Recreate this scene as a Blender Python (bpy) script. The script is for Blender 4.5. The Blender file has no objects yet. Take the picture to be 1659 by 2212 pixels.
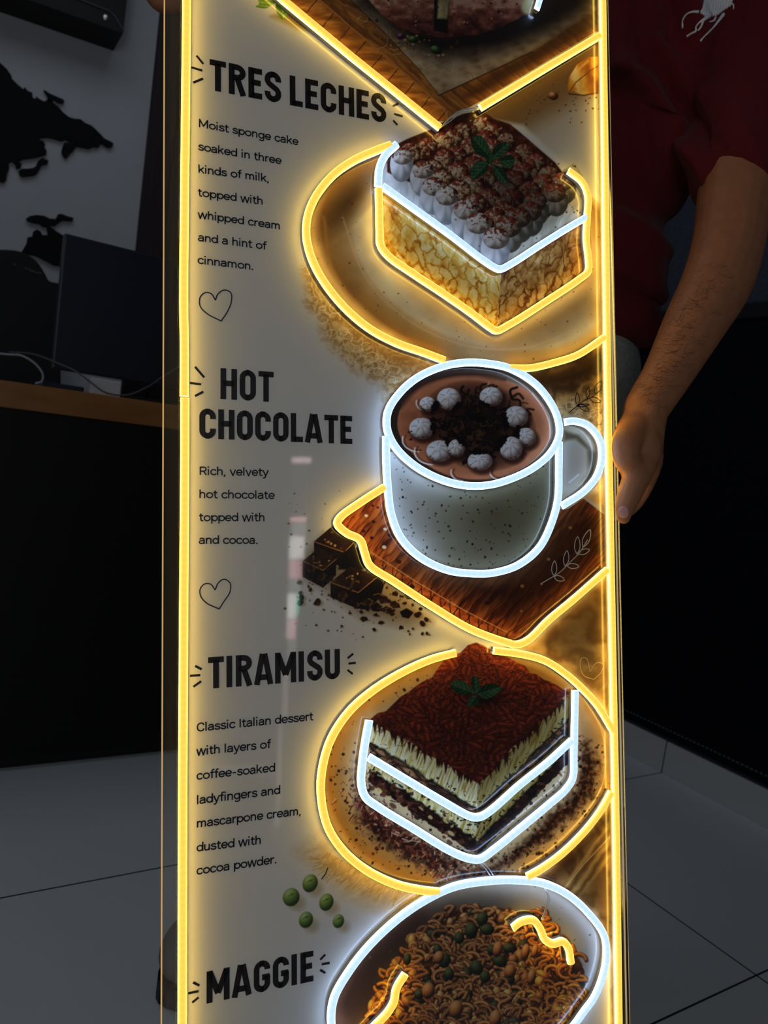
import bpy, bmesh, math, random
import numpy as np
from mathutils import Vector, Matrix

# ---------------------------------------------------------------- camera, light, exposure
SC = bpy.context.scene
COL = SC.collection
CAM_H = 0.80
F_PX, CX, CY = 1600.0, 829.5, 1106.0
YAW, PITCH, ROLL = math.radians(32.484), math.radians(5.127), math.radians(-7.765)
def _rot(y, p, r):
    Rz = np.array([[math.cos(y), -math.sin(y), 0], [math.sin(y), math.cos(y), 0], [0, 0, 1]])
    B = np.array([[1, 0, 0], [0, 0, 1], [0, -1, 0]], float)
    Rx = np.array([[1, 0, 0], [0, math.cos(p), -math.sin(p)], [0, math.sin(p), math.cos(p)]])
    Rr = np.array([[math.cos(r), -math.sin(r), 0], [math.sin(r), math.cos(r), 0], [0, 0, 1]])
    return Rr @ Rx @ B @ Rz
W2C = _rot(YAW, PITCH, ROLL)
C2W = W2C.T
CAM = np.array([0.0, 0.0, CAM_H])
cam = bpy.data.cameras.new('camera')
cam.sensor_fit = 'HORIZONTAL'; cam.sensor_width = 36.0
cam.lens = F_PX / 1659.0 * 36.0
cam.clip_start = 0.02
cam.dof.use_dof = True
cam.dof.focus_distance = 0.78
cam.dof.aperture_fstop = 11.0
camo = bpy.data.objects.new('camera', cam); COL.objects.link(camo)
camo.matrix_world = Matrix.Translation(CAM) @ Matrix([list(r) for r in C2W]).to_4x4()
SC.camera = camo
SC.view_settings.view_transform = 'Standard'
SC.view_settings.look = 'None'
SC.view_settings.exposure = 0.0
SC.view_settings.gamma = 1.0
SC.view_settings.use_curve_mapping = False

world = bpy.data.worlds.new('dim_room_light'); SC.world = world
world.use_nodes = True
world.node_tree.nodes['Background'].inputs[0].default_value = (0.74, 0.84, 1.0, 1)
world.node_tree.nodes['Background'].inputs[1].default_value = 0.030
def area(name, loc, target, sx, sy, power, color):
    l = bpy.data.lights.new(name, 'AREA'); l.shape = 'RECTANGLE'; l.size = sx; l.size_y = sy
    l.energy = power; l.color = color
    o = bpy.data.objects.new(name, l); COL.objects.link(o); o.location = loc
    o.rotation_euler = (Vector(target) - Vector(loc)).to_track_quat('-Z', 'Y').to_euler()
    return o
area('ceiling_light', (0.0, 1.75, 2.75), (0.0, 1.75, 0), 1.5, 1.2, 3.6, (0.80, 0.89, 1.0))
area('daylight_from_doorway', (-0.75, -1.25, 1.35), (0.15, 0.72, 0.85), 0.7, 1.5, 5.6, (0.86, 0.93, 1.0))
EM_Y_TOP, EM_Y_SIDE = (1.02, 0.69, 0.105), (12.0, 7.8, 1.2)
EM_W_TOP, EM_W_SIDE = (0.62, 0.85, 1.02), (4.2, 5.9, 9.2)

# ---------------------------------------------------------------- helpers
def ray(px, py):
    d = np.array([px - CX, -(py - CY), -F_PX]); return C2W @ (d / np.linalg.norm(d))
def at_y(px, py, y):                       # point of the room seen at a pixel, y metres in front
    d = ray(px, py); return CAM + d * (y / d[1])
def at_x(px, py, x):
    d = ray(px, py); return CAM + d * (x / d[0])
def at_z(px, py, z):
    d = ray(px, py); return CAM + d * ((z - CAM_H) / d[2])
def project(P):
    c = (P - CAM) @ W2C.T
    return CX - F_PX * c[..., 0] / c[..., 2], CY + F_PX * c[..., 1] / c[..., 2]

def tag(o, label=None, cat=None, group=None, kind=None):
    if label: o['label'] = label
    if cat: o['category'] = cat
    if group: o['group'] = group
    if kind: o['kind'] = kind
    return o
def empty(name, loc=(0, 0, 0)):
    o = bpy.data.objects.new(name, None); COL.objects.link(o); o.location = loc; o.empty_display_size = 0.05
    return o
def mesh_obj(name, verts, faces, m=None, parent=None, smooth=False, loc=None):
    me = bpy.data.meshes.new(name)
    me.from_pydata([tuple(map(float, v)) for v in verts], [], [tuple(f) for f in faces])
    if m: me.materials.append(m)
    if smooth: me.polygons.foreach_set('use_smooth', [True] * len(me.polygons))
    me.update()
    o = bpy.data.objects.new(name, me); COL.objects.link(o)
    if parent: o.parent = parent
    if loc is not None: o.location = loc
    return o
def bm_obj(name, bm, m=None, parent=None, smooth=False, loc=None):
    me = bpy.data.meshes.new(name); bmesh.ops.recalc_face_normals(bm, faces=bm.faces[:]); bm.to_mesh(me); bm.free()
    if m: me.materials.append(m)
    if smooth: me.polygons.foreach_set('use_smooth', [True] * len(me.polygons))
    o = bpy.data.objects.new(name, me); COL.objects.link(o)
    if parent: o.parent = parent
    if loc is not None: o.location = loc
    return o
def add_box(bm, lo, hi, bevel=0.0, seg=2):
    r = bmesh.ops.create_cube(bm, size=1.0)
    for v in r['verts']:
        for i in range(3): v.co[i] = lo[i] + (v.co[i] + 0.5) * (hi[i] - lo[i])
    if bevel:
        es = list({e for v in r['verts'] for e in v.link_edges})
        bmesh.ops.bevel(bm, geom=es, offset=bevel, segments=seg, affect='EDGES', profile=0.6)
def box_obj(name, lo, hi, m, parent=None, bevel=0.0, seg=2, smooth=False):
    bm = bmesh.new(); add_box(bm, lo, hi, bevel, seg); return bm_obj(name, bm, m, parent, smooth)
def add_tube(bm, pts, rad, n=10, caps=True):
    pts = [np.array(p, float) for p in pts]
    if not hasattr(rad, '__len__'): rad = [rad] * len(pts)
    rings = []; up = None
    for i, p in enumerate(pts):
        t = pts[min(i + 1, len(pts) - 1)] - pts[max(i - 1, 0)]; t = t / (np.linalg.norm(t) + 1e-12)
        if up is None:
            up = np.cross(t, [0, 0, 1.0]);
            if np.linalg.norm(up) < 1e-3: up = np.cross(t, [0, 1.0, 0])
        up = up - t * (up @ t); up /= np.linalg.norm(up); s = np.cross(t, up)
        rings.append([bm.verts.new(p + rad[i] * (math.cos(a) * up + math.sin(a) * s)) for a in [2 * math.pi * k / n for k in range(n)]])
    for a, b in zip(rings, rings[1:]):
        for k in range(n): bm.faces.new((a[k], a[(k + 1) % n], b[(k + 1) % n], b[k]))
    if caps: bm.faces.new(rings[0][::-1]); bm.faces.new(rings[-1])
def catmull(pts, step=None, closed=False, sub=12):
    P = np.array(pts, float); n = len(P); out = []
    idx = range(n if closed else n - 1)
    for i in idx:
        if closed: p0, p1, p2, p3 = P[(i - 1) % n], P[i], P[(i + 1) % n], P[(i + 2) % n]
        else: p0, p1, p2, p3 = P[max(i - 1, 0)], P[i], P[i + 1], P[min(i + 2, n - 1)]
        # centripetal parameter keeps long and short spans from overshooting
        def tj(a, b): return max(np.linalg.norm(b - a), 1e-9) ** 0.5
        t0 = 0; t1 = t0 + (tj(p0, p1) if np.any(p0 != p1) else tj(p1, p2)); t2 = t1 + tj(p1, p2)
        t3 = t2 + (tj(p2, p3) if np.any(p2 != p3) else tj(p1, p2))
        if not np.any(p0 != p1): p0 = 2 * p1 - p2
        if not np.any(p2 != p3): p3 = 2 * p2 - p1
        for t in np.linspace(t1, t2, sub, endpoint=False):
            A1 = (t1 - t) / (t1 - t0) * p0 + (t - t0) / (t1 - t0) * p1
            A2 = (t2 - t) / (t2 - t1) * p1 + (t - t1) / (t2 - t1) * p2
            A3 = (t3 - t) / (t3 - t2) * p2 + (t - t2) / (t3 - t2) * p3
            B1 = (t2 - t) / (t2 - t0) * A1 + (t - t0) / (t2 - t0) * A2
            B2 = (t3 - t) / (t3 - t1) * A2 + (t - t1) / (t3 - t1) * A3
            out.append((t2 - t) / (t2 - t1) * B1 + (t - t1) / (t2 - t1) * B2)
    if not closed: out.append(P[-1])
    out = np.array(out)
    if step:
        if closed: out = np.vstack([out, out[:1]])
        d = np.r_[0, np.cumsum(np.linalg.norm(np.diff(out, axis=0), axis=1))]
        m = max(2, int(round(d[-1] / step)) + 1); s = np.linspace(0, d[-1], m)
        out = np.stack([np.interp(s, d, out[:, k]) for k in range(out.shape[1])], 1)
        if closed: out = out[:-1]
    return out

# ---------------------------------------------------------------- materials
def nodes_of(name):
    m = bpy.data.materials.new(name); m.use_nodes = True
    return m, m.node_tree.nodes, m.node_tree.links, m.node_tree.nodes['Principled BSDF']
def mat(name, rgb, rough=0.5, spec=0.5, metal=0.0, noise=0.0, scale=20.0, bump=0.0, bscale=200.0, coat=0.0, sss=0.0, stretch=None, sheen=0.0):
    m, N, L, b = nodes_of(name)
    b.inputs['Base Color'].default_value = (*rgb, 1); b.inputs['Roughness'].default_value = rough
    b.inputs['Specular IOR Level'].default_value = spec; b.inputs['Metallic'].default_value = metal
    b.inputs['Coat Weight'].default_value = coat; b.inputs['Coat Roughness'].default_value = 0.05
    if sheen: b.inputs['Sheen Weight'].default_value = sheen
    if sss:
        b.inputs['Subsurface Weight'].default_value = sss; b.inputs['Subsurface Radius'].default_value = (1.0, 0.35, 0.2)
        b.inputs['Subsurface Scale'].default_value = 0.006
    if noise or bump:
        tc = N.new('ShaderNodeTexCoord'); mp = N.new('ShaderNodeMapping'); L.new(tc.outputs['Object'], mp.inputs[0])
        if stretch: mp.inputs['Scale'].default_value = stretch
    if noise:
        nt = N.new('ShaderNodeTexNoise'); nt.inputs['Scale'].default_value = scale; nt.inputs['Detail'].default_value = 5
        L.new(mp.outputs[0], nt.inputs['Vector'])
        r = N.new('ShaderNodeValToRGB'); L.new(nt.outputs[0], r.inputs[0])
        r.color_ramp.elements[0].color = (*[c * (1 - noise) for c in rgb], 1); r.color_ramp.elements[0].position = 0.3
        r.color_ramp.elements[1].color = (*[min(1, c * (1 + noise)) for c in rgb], 1); r.color_ramp.elements[1].position = 0.7
        L.new(r.outputs[0], b.inputs['Base Color'])
    if bump:
        nb = N.new('ShaderNodeTexNoise'); nb.inputs['Scale'].default_value = bscale; nb.inputs['Detail'].default_value = 3
        L.new(mp.outputs[0], nb.inputs['Vector'])
        bp = N.new('ShaderNodeBump'); bp.inputs['Strength'].default_value = bump; bp.inputs['Distance'].default_value = 0.002
        L.new(nb.outputs[0], bp.inputs['Height']); L.new(bp.outputs[0], b.inputs['Normal'])
    return m
def emit(name, rgb, strength=1.0):
    m = bpy.data.materials.new(name); m.use_nodes = True; N = m.node_tree.nodes; N.clear()
    e = N.new('ShaderNodeEmission'); e.inputs[0].default_value = (*rgb, 1); e.inputs[1].default_value = strength
    o = N.new('ShaderNodeOutputMaterial'); m.node_tree.links.new(e.outputs[0], o.inputs[0]); return m
def clear(name, tint=(1, 1, 1), gloss=0.06, haze=0.0, rough=0.03):
    m = bpy.data.materials.new(name); m.use_nodes = True; N = m.node_tree.nodes; L = m.node_tree.links; N.clear()
    t = N.new('ShaderNodeBsdfTransparent'); t.inputs[0].default_value = (*tint, 1)
    g = N.new('ShaderNodeBsdfGlossy'); g.inputs['Roughness'].default_value = rough
    f = N.new('ShaderNodeFresnel'); f.inputs[0].default_value = 1.45
    mul = N.new('ShaderNodeMath'); mul.operation = 'MULTIPLY'; mul.inputs[1].default_value = gloss / 0.04; L.new(f.outputs[0], mul.inputs[0])
    mul.use_clamp = True
    mx = N.new('ShaderNodeMixShader'); L.new(mul.outputs[0], mx.inputs[0]); L.new(t.outputs[0], mx.inputs[1]); L.new(g.outputs[0], mx.inputs[2])
    out = N.new('ShaderNodeOutputMaterial')
    if haze:
        d = N.new('ShaderNodeBsdfDiffuse'); d.inputs[0].default_value = (0.9, 0.9, 0.86, 1)
        m2 = N.new('ShaderNodeMixShader'); m2.inputs[0].default_value = haze
        L.new(mx.outputs[0], m2.inputs[1]); L.new(d.outputs[0], m2.inputs[2]); L.new(m2.outputs[0], out.inputs[0])
    else: L.new(mx.outputs[0], out.inputs[0])
    return m
def led_mat(name, top, side):
    m = bpy.data.materials.new(name); m.use_nodes = True; N = m.node_tree.nodes; L = m.node_tree.links; N.clear()
    a = N.new('ShaderNodeAttribute'); a.attribute_name = 'glow'
    sp = N.new('ShaderNodeSeparateColor'); L.new(a.outputs['Color'], sp.inputs[0])
    mx = N.new('ShaderNodeMix'); mx.data_type = 'RGBA'; L.new(sp.outputs[0], mx.inputs[0])
    mx.inputs[6].default_value = (*top, 1); mx.inputs[7].default_value = (*side, 1)
    e = N.new('ShaderNodeEmission'); L.new(mx.outputs[2], e.inputs[0]); L.new(sp.outputs[1], e.inputs[1])
    o = N.new('ShaderNodeOutputMaterial'); L.new(e.outputs[0], o.inputs[0]); return m

M = {}
M['wall'] = mat('wall_paint', (0.62, 0.63, 0.66), 0.8, 0.2, noise=0.03, scale=8)
M['black'] = mat('black_plastic', (0.012, 0.012, 0.014), 0.55, 0.3)
M['map'] = mat('black_map_board', (0.008, 0.008, 0.010), 0.75, 0.2)
M['desk_front'] = mat('black_laminate', (0.006, 0.006, 0.007), 0.55, 0.25)
M['fabric'] = mat('black_woven_fabric', (0.006, 0.007, 0.011), 0.9, 0.1, bump=0.5, bscale=700)
M['denim'] = mat('slate_blue_fabric', (0.075, 0.085, 0.115), 0.95, 0.1, noise=0.35, scale=260, bump=0.4, bscale=600)
M['screen'] = mat('monitor_back', (0.016, 0.022, 0.040), 0.38, 0.45)
M['cable'] = mat('grey_cable', (0.34, 0.36, 0.42), 0.5)
M['cable_dark'] = mat('dark_cable', (0.10, 0.105, 0.13), 0.5)
M['pale'] = mat('pale_grey_plastic', (0.68, 0.70, 0.74), 0.6)
M['screw'] = mat('screw_metal', (0.75, 0.78, 0.75), 0.3, metal=0.9)
M['grey_lip'] = mat('grey_plastic_lip', (0.10, 0.10, 0.11), 0.5)
M['stitch'] = mat('grey_stitching', (0.10, 0.10, 0.11), 0.8)
M['ink'] = mat('black_ink', (0.010, 0.008, 0.010), 0.35, 0.4)
M['ink_grey'] = mat('pale_ink', (0.50, 0.47, 0.42), 0.4, 0.4)
M['ink_tan'] = mat('tan_ink', (0.80, 0.58, 0.26), 0.4, 0.4)
M['acrylic'] = clear('clear_acrylic', (0.97, 0.97, 0.965), 0.05, haze=0.012)
M['led_base'] = clear('clear_silicone', (0.93, 0.92, 0.88), 0.10, haze=0.35, rough=0.15)
M['wire'] = clear('clear_wire', (0.9, 0.9, 0.88), 0.2, haze=0.45, rough=0.2)
M['edge'] = emit('edge_lit_acrylic', (1.0, 0.62, 0.24), 0.55)
M['edge_dim'] = emit('edge_lit_acrylic_dim', (1.0, 0.72, 0.36), 0.38)
M['led_yellow'] = led_mat('yellow_led_silicone', EM_Y_TOP, EM_Y_SIDE)
M['led_white'] = led_mat('white_led_silicone', EM_W_TOP, EM_W_SIDE)
M['unlit'] = mat('white_silicone_end', (0.80, 0.80, 0.78), 0.4)
def wood_mat(name, c0, c1, sc, rough=0.4):
    m, N, L, b = nodes_of(name)
    tc = N.new('ShaderNodeTexCoord'); mp = N.new('ShaderNodeMapping'); mp.inputs['Scale'].default_value = sc
    L.new(tc.outputs['Object'], mp.inputs[0])
    nt = N.new('ShaderNodeTexNoise'); nt.inputs['Scale'].default_value = 6; nt.inputs['Detail'].default_value = 6; L.new(mp.outputs[0], nt.inputs[0])
    r = N.new('ShaderNodeValToRGB'); r.color_ramp.elements[0].position = 0.3; r.color_ramp.elements[1].position = 0.72
    r.color_ramp.elements[0].color = (*c0, 1); r.color_ramp.elements[1].color = (*c1, 1)
    L.new(nt.outputs[0], r.inputs[0]); L.new(r.outputs[0], b.inputs['Base Color']); b.inputs['Roughness'].default_value = rough
    return m
M['desk_wood'] = wood_mat('orange_wood_edge', (0.30, 0.115, 0.028), (0.40, 0.165, 0.045), (1.5, 6, 10))
M['panel_wood'] = wood_mat('dark_red_wood', (0.018, 0.010, 0.012), (0.045, 0.024, 0.026), (30, 30, 0.6), 0.55)
def tile_mat(name, base, gx, gy, ox, oy, w=0.0035):
    # square ceramic tiles with a dark joint, laid out in metres of the room
    m, N, L, b = nodes_of(name)
    g = N.new('ShaderNodeNewGeometry'); s = N.new('ShaderNodeSeparateXYZ'); L.new(g.outputs['Position'], s.inputs[0])
    def joint(out, size, off):
        a = N.new('ShaderNodeMath'); a.operation = 'SUBTRACT'; L.new(out, a.inputs[0]); a.inputs[1].default_value = off
        d = N.new('ShaderNodeMath'); d.operation = 'DIVIDE'; L.new(a.outputs[0], d.inputs[0]); d.inputs[1].default_value = size
        p = N.new('ShaderNodeMath'); p.operation = 'PINGPONG'; L.new(d.outputs[0], p.inputs[0]); p.inputs[1].default_value = 0.5
        c = N.new('ShaderNodeMath'); c.operation = 'LESS_THAN'; L.new(p.outputs[0], c.inputs[0]); c.inputs[1].default_value = w / 2 / size
        return c.outputs[0]
    mx = N.new('ShaderNodeMath'); mx.operation = 'MAXIMUM'
    L.new(joint(s.outputs[0], gx, ox), mx.inputs[0]); L.new(joint(s.outputs[1], gy, oy), mx.inputs[1])
    nt = N.new('ShaderNodeTexNoise'); nt.inputs['Scale'].default_value = 3; nt.inputs['Detail'].default_value = 4
    r = N.new('ShaderNodeValToRGB'); r.color_ramp.elements[0].color = (*[c * 0.93 for c in base], 1); r.color_ramp.elements[1].color = (*base, 1)
    L.new(nt.outputs[0], r.inputs[0])
    cm = N.new('ShaderNodeMix'); cm.data_type = 'RGBA'; L.new(mx.outputs[0], cm.inputs[0]); L.new(r.outputs[0], cm.inputs[6])
    cm.inputs[7].default_value = (0.035, 0.036, 0.038, 1)
    L.new(cm.outputs[2], b.inputs['Base Color']); b.inputs['Roughness'].default_value = 0.32; b.inputs['Specular IOR Level'].default_value = 0.35
    return m
TX, TY = 0.568, 0.620
M['floor'] = tile_mat('pale_floor_tile', (0.80, 0.82, 0.84), TX, TY, 1.820, 1.228)
M['skirt'] = tile_mat('pale_skirting_tile', (0.62, 0.62, 0.62), 50.0, TY, 25.0, 1.228)

# ---------------------------------------------------------------- the room
WALL_Y, RIGHT_X, DESK_Y = 3.0, 1.82, 1.663
fl = mesh_obj('floor', [(-2.4, -2.2, 0), (RIGHT_X, -2.2, 0), (RIGHT_X, WALL_Y, 0), (-2.4, WALL_Y, 0)], [(0, 1, 2, 3)], M['floor']); tag(fl, kind='structure')
wb = box_obj('wall_back', (-2.4, WALL_Y, 0), (RIGHT_X, WALL_Y + 0.1, 2.8), M['wall']); tag(wb, kind='structure')
wr = box_obj('wall_right', (RIGHT_X, -2.2, 0), (RIGHT_X + 0.1, WALL_Y + 0.1, 2.8), M['denim']); tag(wr, kind='structure')
x_w = at_y(318, 285, WALL_Y)[0]
bm = bmesh.new(); k = x_w
while k < RIGHT_X - 0.02:                       # vertical boards with narrow grooves
    add_box(bm, (k, WALL_Y - 0.02, 0), (min(k + 0.096, RIGHT_X - 0.002), WALL_Y, 2.8), 0.003, 1); k += 0.10
add_box(bm, (x_w, WALL_Y - 0.008, 0), (RIGHT_X - 0.002, WALL_Y, 2.8))
tag(bm_obj('trim_1', bm, M['panel_wood']), kind='structure')
sk_h = at_x(1448.4, 1602, RIGHT_X)[2]
tag(box_obj('baseboard_right', (RIGHT_X - 0.010, -2.2, 0), (RIGHT_X, WALL_Y - 0.02, sk_h), M['skirt'], bevel=0.002), kind='structure')
rail_z = [at_x(1630, y, RIGHT_X - 0.02)[2] for y in (688, 652)]
seam_z = at_x(1505, 1606, RIGHT_X - 0.02)[2]
cl = empty('padded_wall_panel', (RIGHT_X, 1.0, sk_h))
tag(cl, 'black padded wall panel above the pale skirting, behind the arm', 'panel')
def loc_of(e): return np.array(e.location)
def child_box(name, lo, hi, m, par, **k):
    o = box_obj(name, np.array(lo) - loc_of(par), np.array(hi) - loc_of(par), m, par, **k); return o
child_box('padding', (RIGHT_X - 0.018, -2.2, sk_h + 0.012), (RIGHT_X, WALL_Y - 0.03, rail_z[0]), M['fabric'], cl, bevel=0.006)
child_box('top_rail', (RIGHT_X - 0.024, -2.2, rail_z[0]), (RIGHT_X, WALL_Y - 0.03, rail_z[1]), M['black'], cl, bevel=0.004)
bm = bmesh.new(); y = 0.75
while y < 2.1:
    add_box(bm, (RIGHT_X - 0.0195, y, seam_z - 0.002), (RIGHT_X - 0.0175, y + 0.007, seam_z + 0.002)); y += 0.0125
for i in range(len(bm.verts)): pass
bmesh.ops.translate(bm, verts=bm.verts[:], vec=tuple(-loc_of(cl)))
tag(bm_obj('stitching', bm, M['stitch'], cl), kind=None)

# desk with a wooden edge and a black front
z_top, z_und = at_y(200, 849.5, DESK_Y)[2], at_y(200, 904.5, DESK_Y)[2]
dk = empty('reception_desk', (0.35, DESK_Y + 0.35, 0))
tag(dk, 'long black reception desk with an orange wooden worktop edge', 'desk')
child_box('worktop', (-1.9, DESK_Y, z_und), (1.45, DESK_Y + 0.72, z_top), M['desk_wood'], dk, bevel=0.003)
child_box('front_panel', (-1.9, DESK_Y + 0.012, 0.03), (1.45, DESK_Y + 0.04, z_und), M['desk_front'], dk)
child_box('side_panel', (1.41, DESK_Y + 0.04, 0.0), (1.45, DESK_Y + 0.70, z_und), M['desk_front'], dk)
child_box('side_panel', (-1.9, DESK_Y + 0.04, 0.0), (-1.86, DESK_Y + 0.70, z_und), M['desk_front'], dk)
child_box('plinth', (-1.9, DESK_Y + 0.030, 0.0), (1.45, DESK_Y + 0.06, 0.03), M['black'], dk)

# monitor seen from behind, on its stand
MY = 1.93
mtl = at_y(140, 503, MY); mzb = at_y(111, 796, MY)[2]
mo = empty('monitor', (mtl[0] + 0.30, MY + 0.03, z_top))
tag(mo, 'large dark monitor standing on the desk beside the sign', 'monitor')
child_box('screen', (mtl[0], MY, mzb), (mtl[0] + 0.60, MY + 0.03, mtl[2]), M['screen'], mo, bevel=0.004)
child_box('stand_neck', (mtl[0] + 0.27, MY + 0.03, z_top + 0.008), (mtl[0] + 0.33, MY + 0.06, mzb + 0.12), M['black'], mo, bevel=0.006)
child_box('stand_foot', (mtl[0] + 0.17, MY - 0.05, z_top), (mtl[0] + 0.43, MY + 0.14, z_top + 0.01), M['black'], mo, bevel=0.004)
# chair back behind the desk
CHY = 2.62
pts = [(-150, 560), (-60, 545), (15, 539), (50, 545), (80, 565), (98, 592), (106, 606), (128, 612), (132, 760), (130, 1000), (-150, 1000)]
cp = [at_y(px, py, CHY) for px, py in pts]
ch = empty('office_chair', (cp[2][0], CHY + 0.25, 0))
tag(ch, 'black high-backed office chair behind the desk, left of the monitor', 'chair')
def prism(name, pts3, thick, m, par=None, bevel=0.0, seg=3, axis=(0, 1, 0)):
    bm = bmesh.new(); off = loc_of(par) if par else np.zeros(3)
    vs = [bm.verts.new(np.array(p) - off) for p in pts3]; f = bm.faces.new(vs)
    r = bmesh.ops.extrude_face_region(bm, geom=[f]); nv = [g for g in r['geom'] if isinstance(g, bmesh.types.BMVert)]
    bmesh.ops.translate(bm, verts=nv, vec=Vector(axis) * thick)
    bmesh.ops.recalc_face_normals(bm, faces=bm.faces[:])
    if bevel: bmesh.ops.bevel(bm, geom=[e for e in bm.edges if len(e.link_faces) == 2 and any(len(fc.verts) > 6 for fc in e.link_faces)], offset=bevel, segments=seg, affect='EDGES')
    return bm_obj(name, bm, m, par)
prism('backrest', catmull(cp[:8], sub=6).tolist() + cp[8:], 0.06, M['black'], ch, bevel=0.004, seg=1)
zc = min(p[2] for p in cp)
child_box('seat', (cp[2][0] - 0.27, CHY - 0.10, 0.44), (cp[2][0] + 0.22, CHY + 0.05, 0.52), M['black'], ch, bevel=0.03)
child_box('back_bracket', (cp[2][0] - 0.06, CHY + 0.06, 0.44), (cp[2][0] + 0.04, CHY + 0.09, zc + 0.2), M['black'], ch)
bm = bmesh.new(); add_tube(bm, [np.array((cp[2][0], CHY - 0.02, z)) - loc_of(ch) for z in (0.06, 0.44)], 0.03, 12); bm_obj('gas_column', bm, M['black'], ch)
for a in range(5):
    bm = bmesh.new(); q = np.array((cp[2][0], CHY - 0.02, 0.06)) - loc_of(ch)
    add_tube(bm, [q, q + np.array((0.27 * math.cos(a * 1.2566 + .3), 0.27 * math.sin(a * 1.2566 + .3), -0.03))], [0.022, 0.014], 8); bm_obj('base_arm', bm, M['black'], ch)
for (px, py) in [(31, 571), (56, 580), (63, 583), (68, 585), (73, 587), (80, 589), (87, 590)]:
    bm = bmesh.new(); p = at_y(px, py, CHY - 0.001) - loc_of(ch); add_box(bm, p - np.array((.0035, .001, .0022)), p + np.array((.0035, .001, .0022))); bm_obj('vent_slot', bm, M['grey_lip'], ch)
# small things on the desk
def prop_box(name, x0, y0, x1, y1, Y, dep, m, label, cat, bevel=0.002):
    a = at_y(x0, y0, Y); b = at_y(x1, y1, Y)
    o = box_obj(name, (0, 0, 0), (b[0] - a[0], dep, a[2] - z_top), m, None, bevel); o.location = (a[0], Y, z_top)
    return tag(o, label, cat)
prop_box('card_box', 196, 815, 260, 850, 1.74, 0.05, M['pale'], 'small pale grey box on the desk under the monitor', 'box')
prop_box('tray', 90, 823, 182, 840, 1.72, 0.10, mat('navy_plastic', (0.012, 0.018, 0.04), 0.4), 'low dark blue tray on the desk left of the pale box', 'tray')
def cable(name, pts, r, m, label):
    P = [at_y(px, py, y) for px, py, y in pts]
    base = P[0].copy(); bm = bmesh.new(); add_tube(bm, [p - base for p in catmull(P, sub=8)], r, 8)
    o = bm_obj(name, bm, m, None, True, base); return tag(o, label, 'cable')
cable('cable', [(-40, 760, 1.72), (20, 766, 1.70), (45, 768, 1.69), (75, 785, 1.68), (92, 808, 1.675), (90, 824, 1.672), (76, 829, 1.669)], 0.0022, M['cable'], 'pale grey cable looping down near the left end of the desk')
cable('cable', [(20, 761, 1.85), (70, 765, 1.80), (125, 785, 1.74), (170, 806, 1.71), (200, 829, 1.69), (228, 848, 1.685), (270, 854, 1.69), (315, 838, 1.73), (355, 812, 1.82), (400, 785, 1.86)], 0.0020, M['cable_dark'], 'long dark cable drooping under the monitor to the sign')
# black wall unit at the top left, and the wall map
UY = WALL_Y - 0.16
u = empty('wall_cabinet', at_y(160, 30, WALL_Y))
tag(u, 'black box mounted high on the grey wall above the map', 'cabinet')
prism('body', [at_y(p[0], p[1], UY) for p in ((-200, -105), (0, -23), (266, 72), (277, -20), (290, -180), (-180, -260))], 0.159, M['black'], u)
bm = bmesh.new(); add_tube(bm, [at_y(px, py, UY - 0.002) - loc_of(u) for px, py in ((90, -35), (170, -2), (205, 12), (236, 24), (248, 35), (268, 68))], 0.0028, 6); bm_obj('lower_lip', bm, M['grey_lip'], u)
bm = bmesh.new(); sp = at_y(228, 38, UY) - loc_of(u)
bmesh.ops.create_uvsphere(bm, u_segments=12, v_segments=8, radius=0.009); bmesh.ops.scale(bm, vec=(1, 0.4, 1.2), verts=bm.verts[:]); bmesh.ops.translate(bm, vec=tuple(sp + np.array((0, -0.001, 0))), verts=bm.verts[:])
bm_obj('screw', bm, M['screw'], u, True)
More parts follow.
